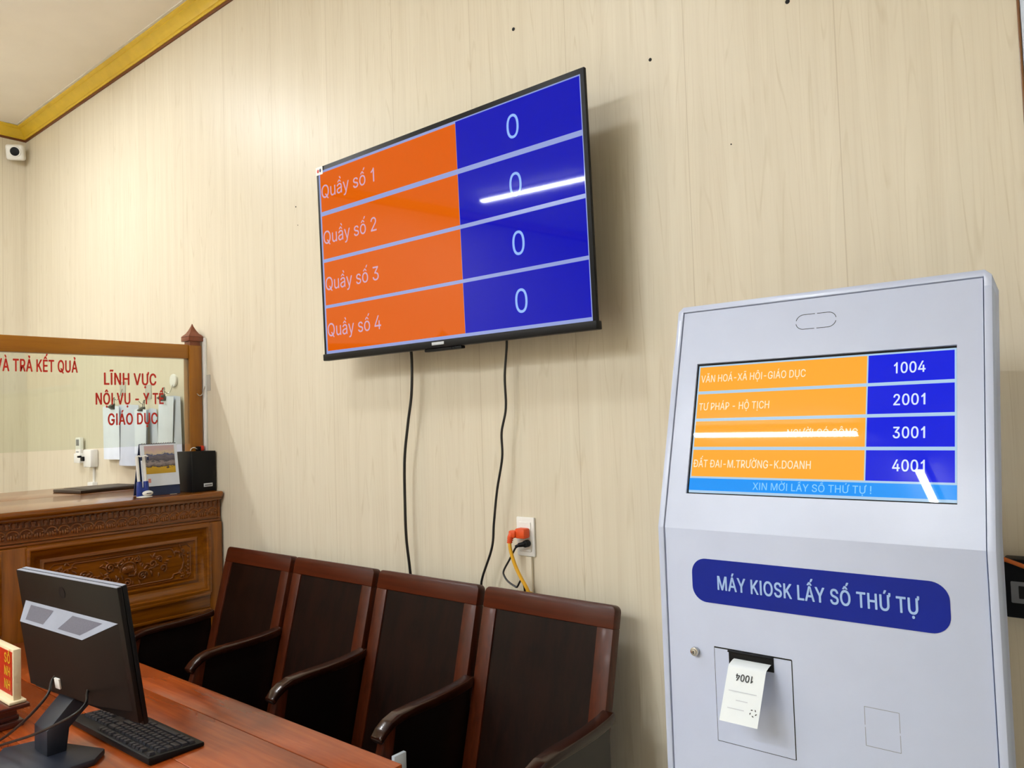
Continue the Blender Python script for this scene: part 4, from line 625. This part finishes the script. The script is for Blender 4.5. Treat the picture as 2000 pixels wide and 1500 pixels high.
# ---------------------------------------------------------------- glass partition standing on the counter
GX = -3.581
G = thing('glass_partition', 'wood framed clear glass partition with red lettering on the counter', 'partition', (GX, -1.0, 1.246))
def postm(y0, y1):
    b = MB(); b.box(GX - .031, GX + .031, y0, y1, 1.2465, 1.948, .004); po = b.build('post', M['post'], G)
    yc = (y0 + y1) / 2; b = MB()
    b.box(GX - .026, GX + .026, yc - .026, yc + .026, 1.946, 1.972); b.box(GX - .038, GX + .038, yc - .038, yc + .038, 1.968, 1.990, .003)
    rings = [(.0385, 1.990), (.035, 1.995), (.022, 2.008), (.012, 2.026), (.0045, 2.044), (.0006, 2.056)]
    t_ = bmesh.new(); L = [[t_.verts.new((GX + sx * r, yc + sy * r, z)) for sx, sy in ((-1, -1), (1, -1), (1, 1), (-1, 1))] for r, z in rings]
    for a, c_ in zip(L, L[1:]):
        for k in range(4): t_.faces.new((a[k], a[(k + 1) % 4], c_[(k + 1) % 4], c_[k]))
    t_.faces.new(L[0]); t_.faces.new(L[-1]); b._add(t_); b.build('finial', M['cap'], po, 25)
postm(-.079, -.017); postm(YE + .01, YE + .072)
b = MB(); b.box(GX - .024, GX + .024, YE + .072, -.079, 1.883, 1.951, .003); b.build('top_rail', M['rail'], G)
b = MB(); b.box(GX + .012, GX + .018, YE + .072, -.079, 1.472, 1.884); pane = b.build('glass_pane', M['glass'], G)
for body, y0, y1, z, h in (('VÀ TRẢ KẾT QUẢ', -.897, -.587, 1.803, .050), ('LĨNH VỰC', -.479, -.245, 1.752, .052), ('NỘI VỤ - Y TẾ', -.515, -.211, 1.664, .050), ('GIÁO DỤC', -.464, -.242, 1.572, .050)):
    text_mesh('lettering', body, M['red_ink'], pane, (GX + .018, y0 + .009, z + .001), (0, 1, 0), (0, 0, 1), (1, 0, 0), y1 - y0, h, 'L', 26, .0006)

# ---------------------------------------------------------------- things on the counter
T = thing('speaker', 'small black box speaker on the right end of the counter', 'speaker', (-3.53, -.066, 1.2465))
b = MB(); b.box(-3.60, -3.462, -.124, -.008, 1.2465, 1.436, .002); b.build('cabinet', M['black_satin'], T)
b = MB(); b.box(-3.462, -3.452, -.124, -.008, 1.2465, 1.436, .002); gr = b.build('grille', M['black_satin'], T)
b = MB(); b.box(-3.4523, -3.4505, -.070, -.026, 1.268, 1.284, .0005); bd = b.build('badge', M['badge'], T)
b = MB(); b.box(-3.4506, -3.4500, -.066, -.030, 1.2735, 1.2775); b.build('badge_print', M['ink'], bd)
T = thing('cable_connector', 'small red and black connector with a white loop on top of the speaker', 'connector', (-3.53, -.05, 1.436))
b = MB(); b.box(-3.56, -3.53, -.055, -.038, 1.4364, 1.458, .003); b.build('black_half', M['black_plastic'], T)
b = MB(); b.box(-3.56, -3.53, -.038, -.022, 1.4364, 1.460, .003); b.build('red_half', M['red_plastic'], T)
b = MB(); b.tube([(-3.535, -.090, 1.439), (-3.535, -.085, 1.449), (-3.535, -.072, 1.453), (-3.535, -.060, 1.448), (-3.54, -.052, 1.444)], .002, 8, 6); b.build('white_loop', M['white_plastic'], T)
# desk calendar
T = thing('desk_calendar', 'tent desk calendar with a hill and yellow field picture beside the speaker', 'calendar', (-3.515, -.24, 1.2465))
y0, y1 = -.338, -.168
def slab(b, yA, yB, v0, v1, off, th):   # on the leaning front face: v 0..1 bottom to top
    A = Vector((-3.487, 0, 1.2475)); Bv = Vector((-3.522, 0, 1.478)); n_ = Vector((Bv.z - A.z, 0, -(Bv.x - A.x))).normalized()
    P0 = A + (Bv - A) * v0 + n_ * off; P1 = A + (Bv - A) * v1 + n_ * off
    b.prism([(P0.x, P0.z), (P1.x, P1.z), (P1.x + n_.x * th, P1.z + n_.z * th), (P0.x + n_.x * th, P0.z + n_.z * th)], 'y', yA, yB)
b = MB(); slab(b, y0, y1, 0, .30, 0, .003); b.build('blue_foot', M['navy'], T)
b = MB(); slab(b, y0, y1, .18, 1.0, .003, .003); pg = b.build('page', M['sheet'], T)
b = MB(); slab(b, y0 + .018, y1 - .014, .42, .97, .006, .0006); b.build('picture', M['picture'], pg)
b = MB(); slab(b, y0 + .026, y0 + .038, .25, .33, .006, .0006); b.build('date_mark', plain('pink_mark', (222, 150, 140), .6), pg)
b = MB(); b.prism([(-3.523, 1.482), (-3.526, 1.482), (-3.585, 1.2475), (-3.579, 1.2475)], 'y', y0, y1); b.build('back_leg', M['navy'], T)
b = MB()
for k in range(14): 
    yy = y0 + .014 + k * (y1 - y0 - .028) / 13
    b.tube([(-3.523 + .007 * math.cos(a), yy, 1.478 + .007 * math.sin(a)) for a in [R(30 * j) for j in range(13)]], .0009, 6)
b.build('wire_binding', M['steel'], T)
# pen stand with two pens
T = thing('pen_stand', 'blue and white twin pen stand in front of the desk calendar', 'pen stand', (-3.45, -.35, 1.2465))
b = MB(); b.ball((-3.445, -.352, 1.250), (.034, .033, .006), 20); b.build('foot', M['white_plastic'], T)
b = MB()
for yy in (-.370, -.340): b.cyl((-3.452, yy, 1.252), (-3.456, yy, 1.318), .0135, 16, .0105, .002)
b.box(-3.462, -3.444, -.375, -.335, 1.252, 1.290, .006); b.build('holder', M['blue_plastic'], T)
b = MB(); b.ball((-3.428, -.345, 1.266), (.014, .024, .012), 16); db = b.build('front_disc', M['white_plastic'], T)
b = MB(); b.box(-3.4148, -3.4135, -.356, -.336, 1.2655, 1.268); b.build('print', M['navy'], db)
for yy, lb in ((-.371, 'left white pen standing in the blue twin pen stand'), (-.341, 'right white pen standing in the blue twin pen stand')):
    P = thing('pen', lb, 'pen', (-3.456, yy, 1.31), (0, 0, 0), 'pens in the twin stand')
    b = MB(); b.cyl((-3.4562, yy, 1.3182), (-3.464, yy - .004, 1.425), .0062, 14, .007); b.ball((-3.464, yy - .004, 1.425), .007, 12); b.build('barrel', M['white_plastic'], P)
    b = MB(); b.tube([(-3.464, yy - .004, 1.428), (-3.458, yy + .004, 1.431), (-3.453, yy + .010, 1.424)], .0032, 8, 4); b.build('clip', M['white_plastic'], P)
    b = MB(); b.cyl((-3.454, yy + .010, 1.426), (-3.453, yy + .010, 1.410), .0042, 10); b.build('blue_tip', M['navy'], P)
b = MB(); b.M = Matrix.Translation((-4.13, -.25, 0)) @ Matrix.Rotation(R(8), 4, 'Z'); b.box(-.14, .11, -.17, .17, 1.2465, 1.262, .003); 
b.box(-.13, .10, -.12, .12, 1.262, 1.264)
FO = (-4.13, -.25, 1.2465)
ledge = MB(); ledge.box(-4.55, -3.975, YE + .05, -.01, 1.20, 1.2462, .004); ledge.build('back_ledge', M['counter'], C)
solo(b, 'document_folder', M['folder'], 'flat dark brown folder lying on the counter behind the glass', 'folder', loc=FO)

# ---------------------------------------------------------------- things on the wall behind the glass
T = thing('remote_control', 'white remote control in a wall holder behind the glass', 'remote control', (-4.99, 0, 1.36))
b = MB(); b.box(-5.035, -4.962, -.034, -.012, 1.372, 1.512, .006); rb = b.build('body', M['white_plastic'], T)
b = MB(); b.box(-5.02, -4.977, -.0348, -.033, 1.462, 1.50, .001); b.build('display', M['grey_plastic'], rb)
b = MB()
for z in (1.405, 1.422): b.box(-5.016, -4.98, -.0352, -.0335, z, z + .005)
b.build('buttons', M['grey_plastic'], rb)
b = MB(); b.box(-5.042, -4.955, -.040, -.0005, 1.358, 1.415, .004); b.build('holder', M['white_plastic'], T)
T = thing('switch_box', 'white breaker box with a black lever beside the remote control', 'switch', (-4.84, 0, 1.33))
b = MB(); b.box(-4.895, -4.785, -.045, -.0005, 1.335, 1.440, .008); b.build('box', M['white_plastic'], T)
b = MB(); b.box(-4.905, -4.868, -.056, -.044, 1.372, 1.398, .003); b.box(-4.915, -4.895, -.070, -.050, 1.392, 1.404, .003); b.build('lever', M['black_plastic'], T)
b = MB(); b.box(-4.872, -4.80, -.03, -.0005, 1.206, 1.246, .003)
solo(b, 'junction_box', M['white_plastic'], 'small white junction box low on the wall behind the glass', 'junction box', loc=(-4.836, 0, 1.206))
GH = 'hooks stuck to the wall behind the counter'
def hook(x, z, label, rnd_=False):
    h = thing('wall_hook', label, 'hook', (x, 0, z), (0, 0, 0), GH)
    b = MB()
    if rnd_: b.cyl((x, -.0003, z), (x, -.012, z), .034, 28, bev=.004)
    else: b.box(x - .034, x + .034, -.004, -.0003, z - .042, z + .036, .0015)
    b.build('plate', M['white_plastic'] if rnd_ else M['clear_hook'], h)
    b = MB(); b.tube([(x, -.004, z - .005), (x, -.014, z - .03), (x - .004, -.022, z - .055), (x - .010, -.034, z - .066), (x - .018, -.046, z - .052)], .0022, 8, 5); b.build('hook_arm', M['steel'], h)
hook(-4.452, 1.784, 'clear stick-on hook holding the leftmost paper bundle'); hook(-4.144, 1.752, 'clear stick-on hook holding the middle paper bundle')
hook(-3.535, 1.768, 'clear stick-on hook on the wall just right of the wooden post'); hook(-3.858, 1.794, 'round white hook holding the paper bundle nearest the post', True)
GP = 'paper bundles clipped on the wall behind the glass'
def bundle(label, xc, zt, sheets, clipx):
    T = thing('paper_bundle', label, 'papers', (xc, -.02, zt), (0, 0, 0), GP)
    for k, (x0, x1, z1, dy, curl, gm, skew) in enumerate(sheets):
        def f(u, v, x0=x0, x1=x1, z1=z1, dy=dy, curl=curl, skew=skew):
            return Vector((x0 + (x1 - x0) * u + skew * v, -.014 - dy - curl * math.sin(3.14 * u) * (.3 + .7 * v) - .025 * v * u * curl * 10, zt + (z1 - zt) * v + .004 * math.sin(4 * u) * (1 - v)))
        b = MB(); b.sheet(f, 10, 10, .0012); sh = b.build('sheet', gm, T, 60)
    b = MB(); b.prism([(-.034, zt - .022), (-.060, zt - .004), (-.034, zt + .014)], 'x', clipx - .024, clipx + .024, .002); b.tube([(clipx - .01, -.034, zt + .012), (clipx - .006, -.03, zt + .045), (clipx + .006, -.03, zt + .045), (clipx + .01, -.034, zt + .012)], .0018, 7, 4); b.build('binder_clip', M['black_plastic'], T)
bundle('leftmost bundle of white papers clipped on the wall behind the glass', -4.45, 1.685, ((-4.50, -4.235, 1.352, .0, .03, M['sheet_grey'], .02), (-4.640, -4.430, 1.385, .020, .010, M['sheet'], .01)), -4.50)
bundle('middle bundle of grey folded papers clipped on the wall behind the glass', -4.15, 1.655, ((-4.12, -4.03, 1.44, .0, .004, M['sheet_grey'], .02), (-4.228, -4.10, 1.36, .012, .02, M['sheet_grey'], -.01), (-4.22, -4.08, 1.42, .03, .02, M['sheet'], .0)), -4.135)
bundle('bundle of white papers on the wall nearest the wooden post', -3.86, 1.712, ((-3.90, -3.775, 1.36, .0, .01, M['sheet_grey'], .02), (-3.975, -3.815, 1.405, .014, .008, M['sheet'], -.02)), -3.912)

# corner camera
T = thing('security_camera', 'small white camera with a black lens high in the room corner', 'camera', (-5.85, -.09, 3.46))
FC = Matrix.Translation((-5.850, -.088, 3.460)) @ Matrix.Rotation(R(-38), 4, 'Z') @ Matrix.Rotation(R(14), 4, 'Y')
b = MB(); b.M = FC; b.box(-.035, .022, -.056, .056, -.052, .052, .018, 4); b.build('housing', M['white_plastic'], T)
b = MB(); b.M = FC; b.cyl((.02, .006, .004), (.027, .006, .004), .040, 28, .035); ri = b.build('lens_ring', M['white_plastic'], T)
b = MB(); b.M = FC; b.cyl((.024, .006, .004), (.030, .006, .004), .029, 24, bev=.002); b.build('lens', M['black_plastic'], ri)
b = MB(); b.cyl((-5.919, -.075, 3.46), (-5.85, -.088, 3.46), .014, 14); b.build('bracket', M['white_plastic'], T)

# ---------------------------------------------------------------- desk
D = thing('desk', 'long reddish brown wooden desk with the black monitor and keyboard on it', 'desk', (-2.38, -1.25, 0))
dx0, dx1, dy0, dy1, zt, th = -3.372, -1.384, -1.80, -.712, .75, .036
b = MB(); b.box(dx0, dx1, dy1 - .113, dy1, zt - th, zt, .003); b.box(dx0, dx1, dy0, dy0 + .113, zt - th, zt, .003); b.box(dx0 + .003, dx1 - .003, dy0 + .10, dy1 - .10, zt - th + .001, zt - .006)
yy = dy1 - .1142
while yy - .19 > dy0 + .10:
    b.box(dx0, dx1, yy - .1925, yy, zt - th, zt - .0004, .0022); yy -= .1937
b.box(dx0, dx1, dy0 + .112, yy, zt - th, zt - .0004, .0022)
b.build('desktop', M['desk'], D)
b = MB(); b.box(dx0 + .06, dx1 - .06, dy1 - .07, dy1 - .05, .60, zt - th); b.box(dx0 + .06, dx1 - .06, dy0 + .05, dy0 + .07, .60, zt - th); b.box(dx1 - .08, dx1 - .06, dy0 + .06, dy1 - .06, .60, zt - th); b.box(dx0 + .06, dx0 + .08, dy0 + .06, dy1 - .06, .60, zt - th); b.build('apron', M['chair_h'], D)
for x in (dx0 + .09, dx1 - .09):
    for y in (dy0 + .09, dy1 - .09): b = MB(); b.box(x - .032, x + .032, y - .032, y + .032, 0, zt - th - .0005, .004); b.build('leg', M['chair'], D)

# ---------------------------------------------------------------- monitor
T = thing('computer_monitor', 'black computer monitor seen from behind with a grey vent strip', 'monitor', (-2.12, -1.20, .7503))
u = Vector((.996, .085, .002)).normalized(); v = Vector((-.026, -.148, .989)); v = (v - u * v.dot(u)).normalized(); n = v.cross(u).normalized()
n = n if n.y < 0 else -n
p0 = Vector((-2.305, -1.168, .874))
MM = Matrix.Translation(p0) @ Matrix((u, -n, v)).transposed().to_4x4()     # x along, y away from viewer, z up; origin at the bottom left of the back face
W, HH = .500, .323
b = MB(); b.M = MM; b.box(0, W, 0, .0115, .006, HH, .002); back = b.build('back_cover', M['monitor'], T)
b = MB(); b.M = MM; b.box(.001, W - .001, .0125, .024, -.004, HH + .0005, .002); b.build('front_bezel', M['black_plastic'], T)
b = MB(); b.M = MM; b.box(.004, W - .004, .001, .0105, HH - .001, HH + .0006); b.box(.004, W - .004, .0135, .0235, HH - .0005, HH + .0011); b.build('top_sheen', M['monitor_grey'], T)  # lamp sheen on the black top edges, painted as pale strips
b = MB(); b.M = MM; b.box(.015, W - .015, .0235, .0245, .018, HH - .015); b.build('display', M['black_plastic'], T)
# lower bulge with the sloping vent strip and a chamfered right flank
b = MB(); b.M = MM
A = [(.030, 0, .030), (.480, 0, .030), (.480, 0, .238), (.030, 0, .244)]; Bq = [(.052, -.030, .038), (.365, -.030, .038), (.365, -.030, .196), (.052, -.030, .202)]
t_ = bmesh.new(); va = [t_.verts.new(x) for x in A]; vb = [t_.verts.new(x) for x in Bq]; t_.faces.new(vb)
for k in range(4): t_.faces.new((va[k], va[(k + 1) % 4], vb[(k + 1) % 4], vb[k]))
b._add(t_); bul = b.build('rear_bulge', M['monitor'], T, 20)
def slope(s, w):  # point on the sloping top of the bulge: s along 0..1, w 0 lower .. 1 upper
    lo = Vector(Bq[3]).lerp(Vector(Bq[2]), s); hi_ = Vector(A[3]).lerp(Vector(A[2]), s); q = lo.lerp(hi_, w); nn = (Vector(A[3]) - Vector(Bq[3])).cross(Vector((1, 0, 0))).normalized(); nn = nn if nn.z > 0 else -nn
    return q + nn * .0008
b = MB(); b.M = MM; t_ = bmesh.new(); t_.faces.new([t_.verts.new(slope(s, w)) for s, w in ((0, 0), (1, 0), (1, 1), (0, 1))]); b._add(t_); st = b.build('vent_strip', M['monitor_grey'], bul)
for s0, s1 in ((.08, .36), (.58, .90)):
    b = MB(); b.M = MM; t_ = bmesh.new(); t_.faces.new([t_.verts.new(slope(s, w) + Vector((0, -.0004, .0004))) for s, w in ((s0, .15), (s1, .15), (s1, .85), (s0, .85))]); b._add(t_); b.build('vent_grille', M['vent'], bul)
b = MB(); b.M = MM; b.cyl((.235, .0005, .286), (.235, -.0008, .286), .015, 24); b.build('maker_mark', M['black_plastic'], back)
b = MB(); b.M = MM; b.box(.196, .220, -.034, -.028, .052, .078, .001); b.build('port_label', M['white_plastic'], bul)
b = MB(); b.prism([(-1.216, .7655), (-1.216, .826), (-1.150, .892), (-1.120, .905), (-1.120, .86), (-1.165, .82), (-1.172, .7655)], 'x', -2.176, -2.094, .002); b.build('neck', M['stand'], T)
bp = [(-2.172, -1.312), (-2.250, -1.262), (-2.232, -1.196), (-2.195, -1.172), (-2.030, -1.108), (-1.985, -1.150), (-1.985, -1.255), (-2.0, -1.300)]
b = MB(); b.prism(bp, 'z', .7503, .766, .004); b.build('foot', M['stand'], T)
cable('monitor_power_cable', [(-2.110, -1.190, .950), (-2.115, -1.197, .937), (-2.092, -1.212, .919), (-2.104, -1.226, .893), (-2.178, -1.24, .838), (-2.293, -1.255, .772), (-2.33, -1.30, .7556), (-2.40, -1.48, .7556)], .0034, M['cable'], 'upper of two black cables curving left from the back of the monitor')
cable('monitor_signal_cable', [(-1.962, -1.168, .950), (-1.945, -1.182, .938), (-1.905, -1.20, .930), (-1.891, -1.225, .918), (-1.94, -1.25, .889), (-2.051, -1.265, .843), (-2.21, -1.28, .787), (-2.285, -1.34, .7556), (-2.36, -1.48, .7556)], .0031, M['cable'], 'lower of two black cables, looping past the monitor stand')

# ---------------------------------------------------------------- keyboard
T = thing('keyboard', 'black computer keyboard on the desk under the monitor', 'keyboard', (-2.095, -1.01, .7503), (0, 0, R(1)))
KBM = FR[T.name] @ Matrix.Rotation(R(180), 4, 'Z')      # local: typist's right is +x, far edge is +y
b = MB(); b.M = KBM; b.prism([(-.071, 0), (-.071, .010), (.050, .0185), (.071, .0195), (.071, .004), (.066, 0)], 'x', -.226, .226, .003); b.build('body', M['black_satin'], T)
def keymesh(w):
    b = MB(); t_ = bmesh.new(); a, c_ = w / 2 - .0012, .0082; e, g = a - .0022, c_ - .0020
    L = [[t_.verts.new((sx * q, sy * r, z)) for sx, sy in ((-1, -1), (1, -1), (1, 1), (-1, 1))] for q, r, z in ((a, c_, 0), (e, g, .0065))]
    for k in range(4): t_.faces.new((L[0][k], L[0][(k + 1) % 4], L[1][(k + 1) % 4], L[1][k]))
    t_.faces.new(L[1]); t_.faces.new(L[0][::-1]); bmesh.ops.bevel(t_, geom=t_.edges[:], offset=.0006, segments=1, affect='EDGES'); b._add(t_)
    me = bpy.data.meshes.new('key'); bmesh.ops.recalc_face_normals(b.bm, faces=b.bm.faces[:]); b.bm.to_mesh(me); b.bm.free(); me.materials.append(M['key']); return me
KM_ = {}; nk = 0; pit = .0188
def put_key(x, y, w):
    global nk
    if nk >= 100: return
    nk += 1; kk = round(w, 4)
    if kk not in KM_: KM_[kk] = keymesh(kk)
    o = link('key', KM_[kk], T); zz = .010 + (y + .071) / .121 * .009
    o.matrix_local = Matrix.Rotation(R(180), 4, 'Z') @ Matrix.Translation((x, y, zz - .0005)) @ Matrix.Rotation(R(4.2), 4, 'X')
krows = [(.056, [1, -1, 1, 1, 1, 1, -.5, 1, 1, 1, 1, -.5, 1, 1, 1, 1]), (.030, [1] * 13 + [2]), (.0112, [1.5] + [1] * 12 + [1.5]), (-.0076, [1.75] + [1] * 11 + [2.25]), (-.0264, [2.25] + [1] * 10 + [2.75]), (-.0452, [1.25, 1.25, 1.25, 6.25, 1.25, 1.25, 1.25, 1.25])]
for y, ws in krows:
    x = -.217
    for w in ws:
        if w > 0: put_key(x + w * pit / 2, y, w * pit)
        x += abs(w) * pit
xn = -.217 + 15 * pit + .0045
for y in (.030, .0112): [put_key(xn + (k + .5) * pit, y, pit) for k in range(3)]
put_key(xn + 1.5 * pit, -.0264, pit); [put_key(xn + (k + .5) * pit, -.0452, pit) for k in range(3)]
xp = xn + 3 * pit + .0045
for y in (.030, .0112, -.0076, -.0264): [put_key(xp + (k + .5) * pit, y, pit) for k in range(4)]

# ---------------------------------------------------------------- red nameplate on its wooden plinth
T = thing('nameplate_plinth', 'dark red wooden plinth under the red nameplate at the left of the desk', 'plinth', (-2.62, -1.25, .7503))
b = MB(); b.box(-2.86, -2.418, -1.345, -1.160, .7503, .768, .003); b.box(-2.85, -2.432, -1.335, -1.168, .768, .779, .001); b.build('base', M['plinth'], T)
b = MB(); b.box(-2.85, -2.436, -1.33, -1.172, .779, .799); b.box(-2.866, -2.408, -1.350, -1.148, .799, .811, .003); b.build('lid', M['plinth'], T)
b = MB(); b.box(-2.431, -2.4295, -1.262, -1.232, .7705, .784); b.build('gold_inlay', M['plate_yellow'], T)
T = thing('nameplate', 'red nameplate with yellow letters in an upright clear acrylic block', 'nameplate', (-2.60, -1.19, .811))
b = MB(); b.box(-2.78, -2.428, -1.183, -1.163, .818, .957, .002); b.box(-2.78, -2.418, -1.196, -1.153, .8112, .820, .003); ac = b.build('acrylic_block', M['acrylic'], T)
b = MB(); b.box(-2.775, -2.434, -1.1844, -1.1829, .833, .950); pl = b.build('red_face', M['plate_red'], T)
for body, z in (('SỐ', .917), ('NH', .882), ('NH', .846)):
    text_mesh('lettering', body, M['plate_yellow'], pl, (-2.445, -1.1844, z), (1, 0, 0), (0, 0, 1), (0, -1, 0), .046, .025, 'R', 24, .0006)

# ---------------------------------------------------------------- row of armchairs
def chair_parts(root, x):
    hw = .241
    d = Vector((0, .14, .547)).normalized(); nb = Vector((0, d.z, -d.y))
    BM = Matrix.Translation((x, -.25, .47)) @ Matrix((Vector((1, 0, 0)), nb, d)).transposed().to_4x4()
    b = MB(); b.M = BM; top = .566; rr = .018; pts = [(-hw, .502), (hw, .502)]
    pts += [(hw - rr + rr * math.cos(R(a)), top - rr + rr * math.sin(R(a))) for a in (0, 22, 45, 68, 90)] + [(-hw + rr + rr * math.cos(R(a)), top - rr + rr * math.sin(R(a))) for a in (90, 112, 135, 158, 180)]
    b.prism(pts, 'y', 0, .036, .003); b.build('top_rail', M['chair_h'], root)
    for s in (-1, 1):
        b = MB(); b.M = BM; b.box(min(s * hw, s * (hw - .054)), max(s * hw, s * (hw - .054)), 0, .036, -.05, .5025, .003); b.build('stile', M['chair'], root)
    b = MB(); b.M = BM; b.box(-hw + .053, hw - .053, .006, .024, -.04, .504); b.build('back_panel', M['chair_panel'], root)
    b = MB(); b.box(x - .232, x + .232, -.66, -.215, .425, .452, .006, 3); b.build('seat', M['chair_panel'], root)
    b = MB(); b.box(x - hw + .01, x + hw - .01, -.64, -.62, .35, .4255); b.box(x - hw + .01, x + hw - .01, -.26, -.24, .35, .4255); b.build('apron', M['chair_h'], root)
    for s in (-1, 1):
        b = MB(); b.box(x + s * .215 - .022, x + s * .215 + .022, -.62, -.575, 0, .426, .004); b.build('leg', M['chair'], root)
        b = MB(); b.prism([(-.27, .43), (-.225, .43), (-.165, 0), (-.205, 0)], 'x', x + s * .215 - .022, x + s * .215 + .022, .003); b.build('leg', M['chair'], root)
def arm(root, xa, panel):
    up = [(-.1805, .757), (-.21, .750), (-.27, .744), (-.34, .741), (-.43, .740), (-.485, .737), (-.52, .726), (-.545, .710), (-.563, .690)]
    lo = [(-.552, .672), (-.533, .690), (-.505, .706), (-.475, .712), (-.43, .714), (-.34, .714), (-.27, .716), (-.21, .722), (-.1815, .730)]
    b = MB(); b.prism(up + lo, 'x', xa - .0215, xa + .0215, .006, 3); a = b.build('armrest', M['chair_arm'], root, 45)
    b = MB(); b.prism([(-.535, .69), (-.495, .71), (-.515, .60), (-.575, .45), (-.575, .0), (-.62, .0), (-.62, .45), (-.565, .60)], 'x', xa - .014, xa + .014, .003); b.build('arm_support', M['chair'], root)
    if panel:
        b = MB(); b.box(xa - .006, xa + .006, -.525, -.19, .40, .722); b.build('side_panel', M['chair_dark'], root)
GC = 'row of wooden armchairs along the panelled wall'
xs_ = (-2.938, -2.428, -1.918, -1.408)
first = thing('armchair', 'dark wooden armchair at the left end of the row, next to the carved counter', 'chair', (xs_[0], -.40, 0), (0, 0, 0), GC)
chair_parts(first, xs_[0]); arm(first, xs_[0] - .2545, True)
labs = ('dark wooden armchair second from the counter, between two others', 'dark wooden armchair third from the counter, with the left television cable behind it')
for xx, lb in zip(xs_[1:3], labs): dup(first, (xx, -.40, 0), lb)
last = dup(first, (xs_[3], -.40, 0), 'dark wooden armchair at the right end of the row, nearest the kiosk')
FR[last.name] = Matrix.Translation((xs_[3], -.40, 0)); arm(last, xs_[3] + .2535, True)

# white packet on the last chair
b = MB(); b.box(-1.632, -1.620, -.531, -.487, .4525, .642, .002)
solo(b, 'paper_packet', M['sheet'], 'white paper packet standing on the seat of the rightmost chair', 'packet', loc=(-1.626, -.51, .4525))
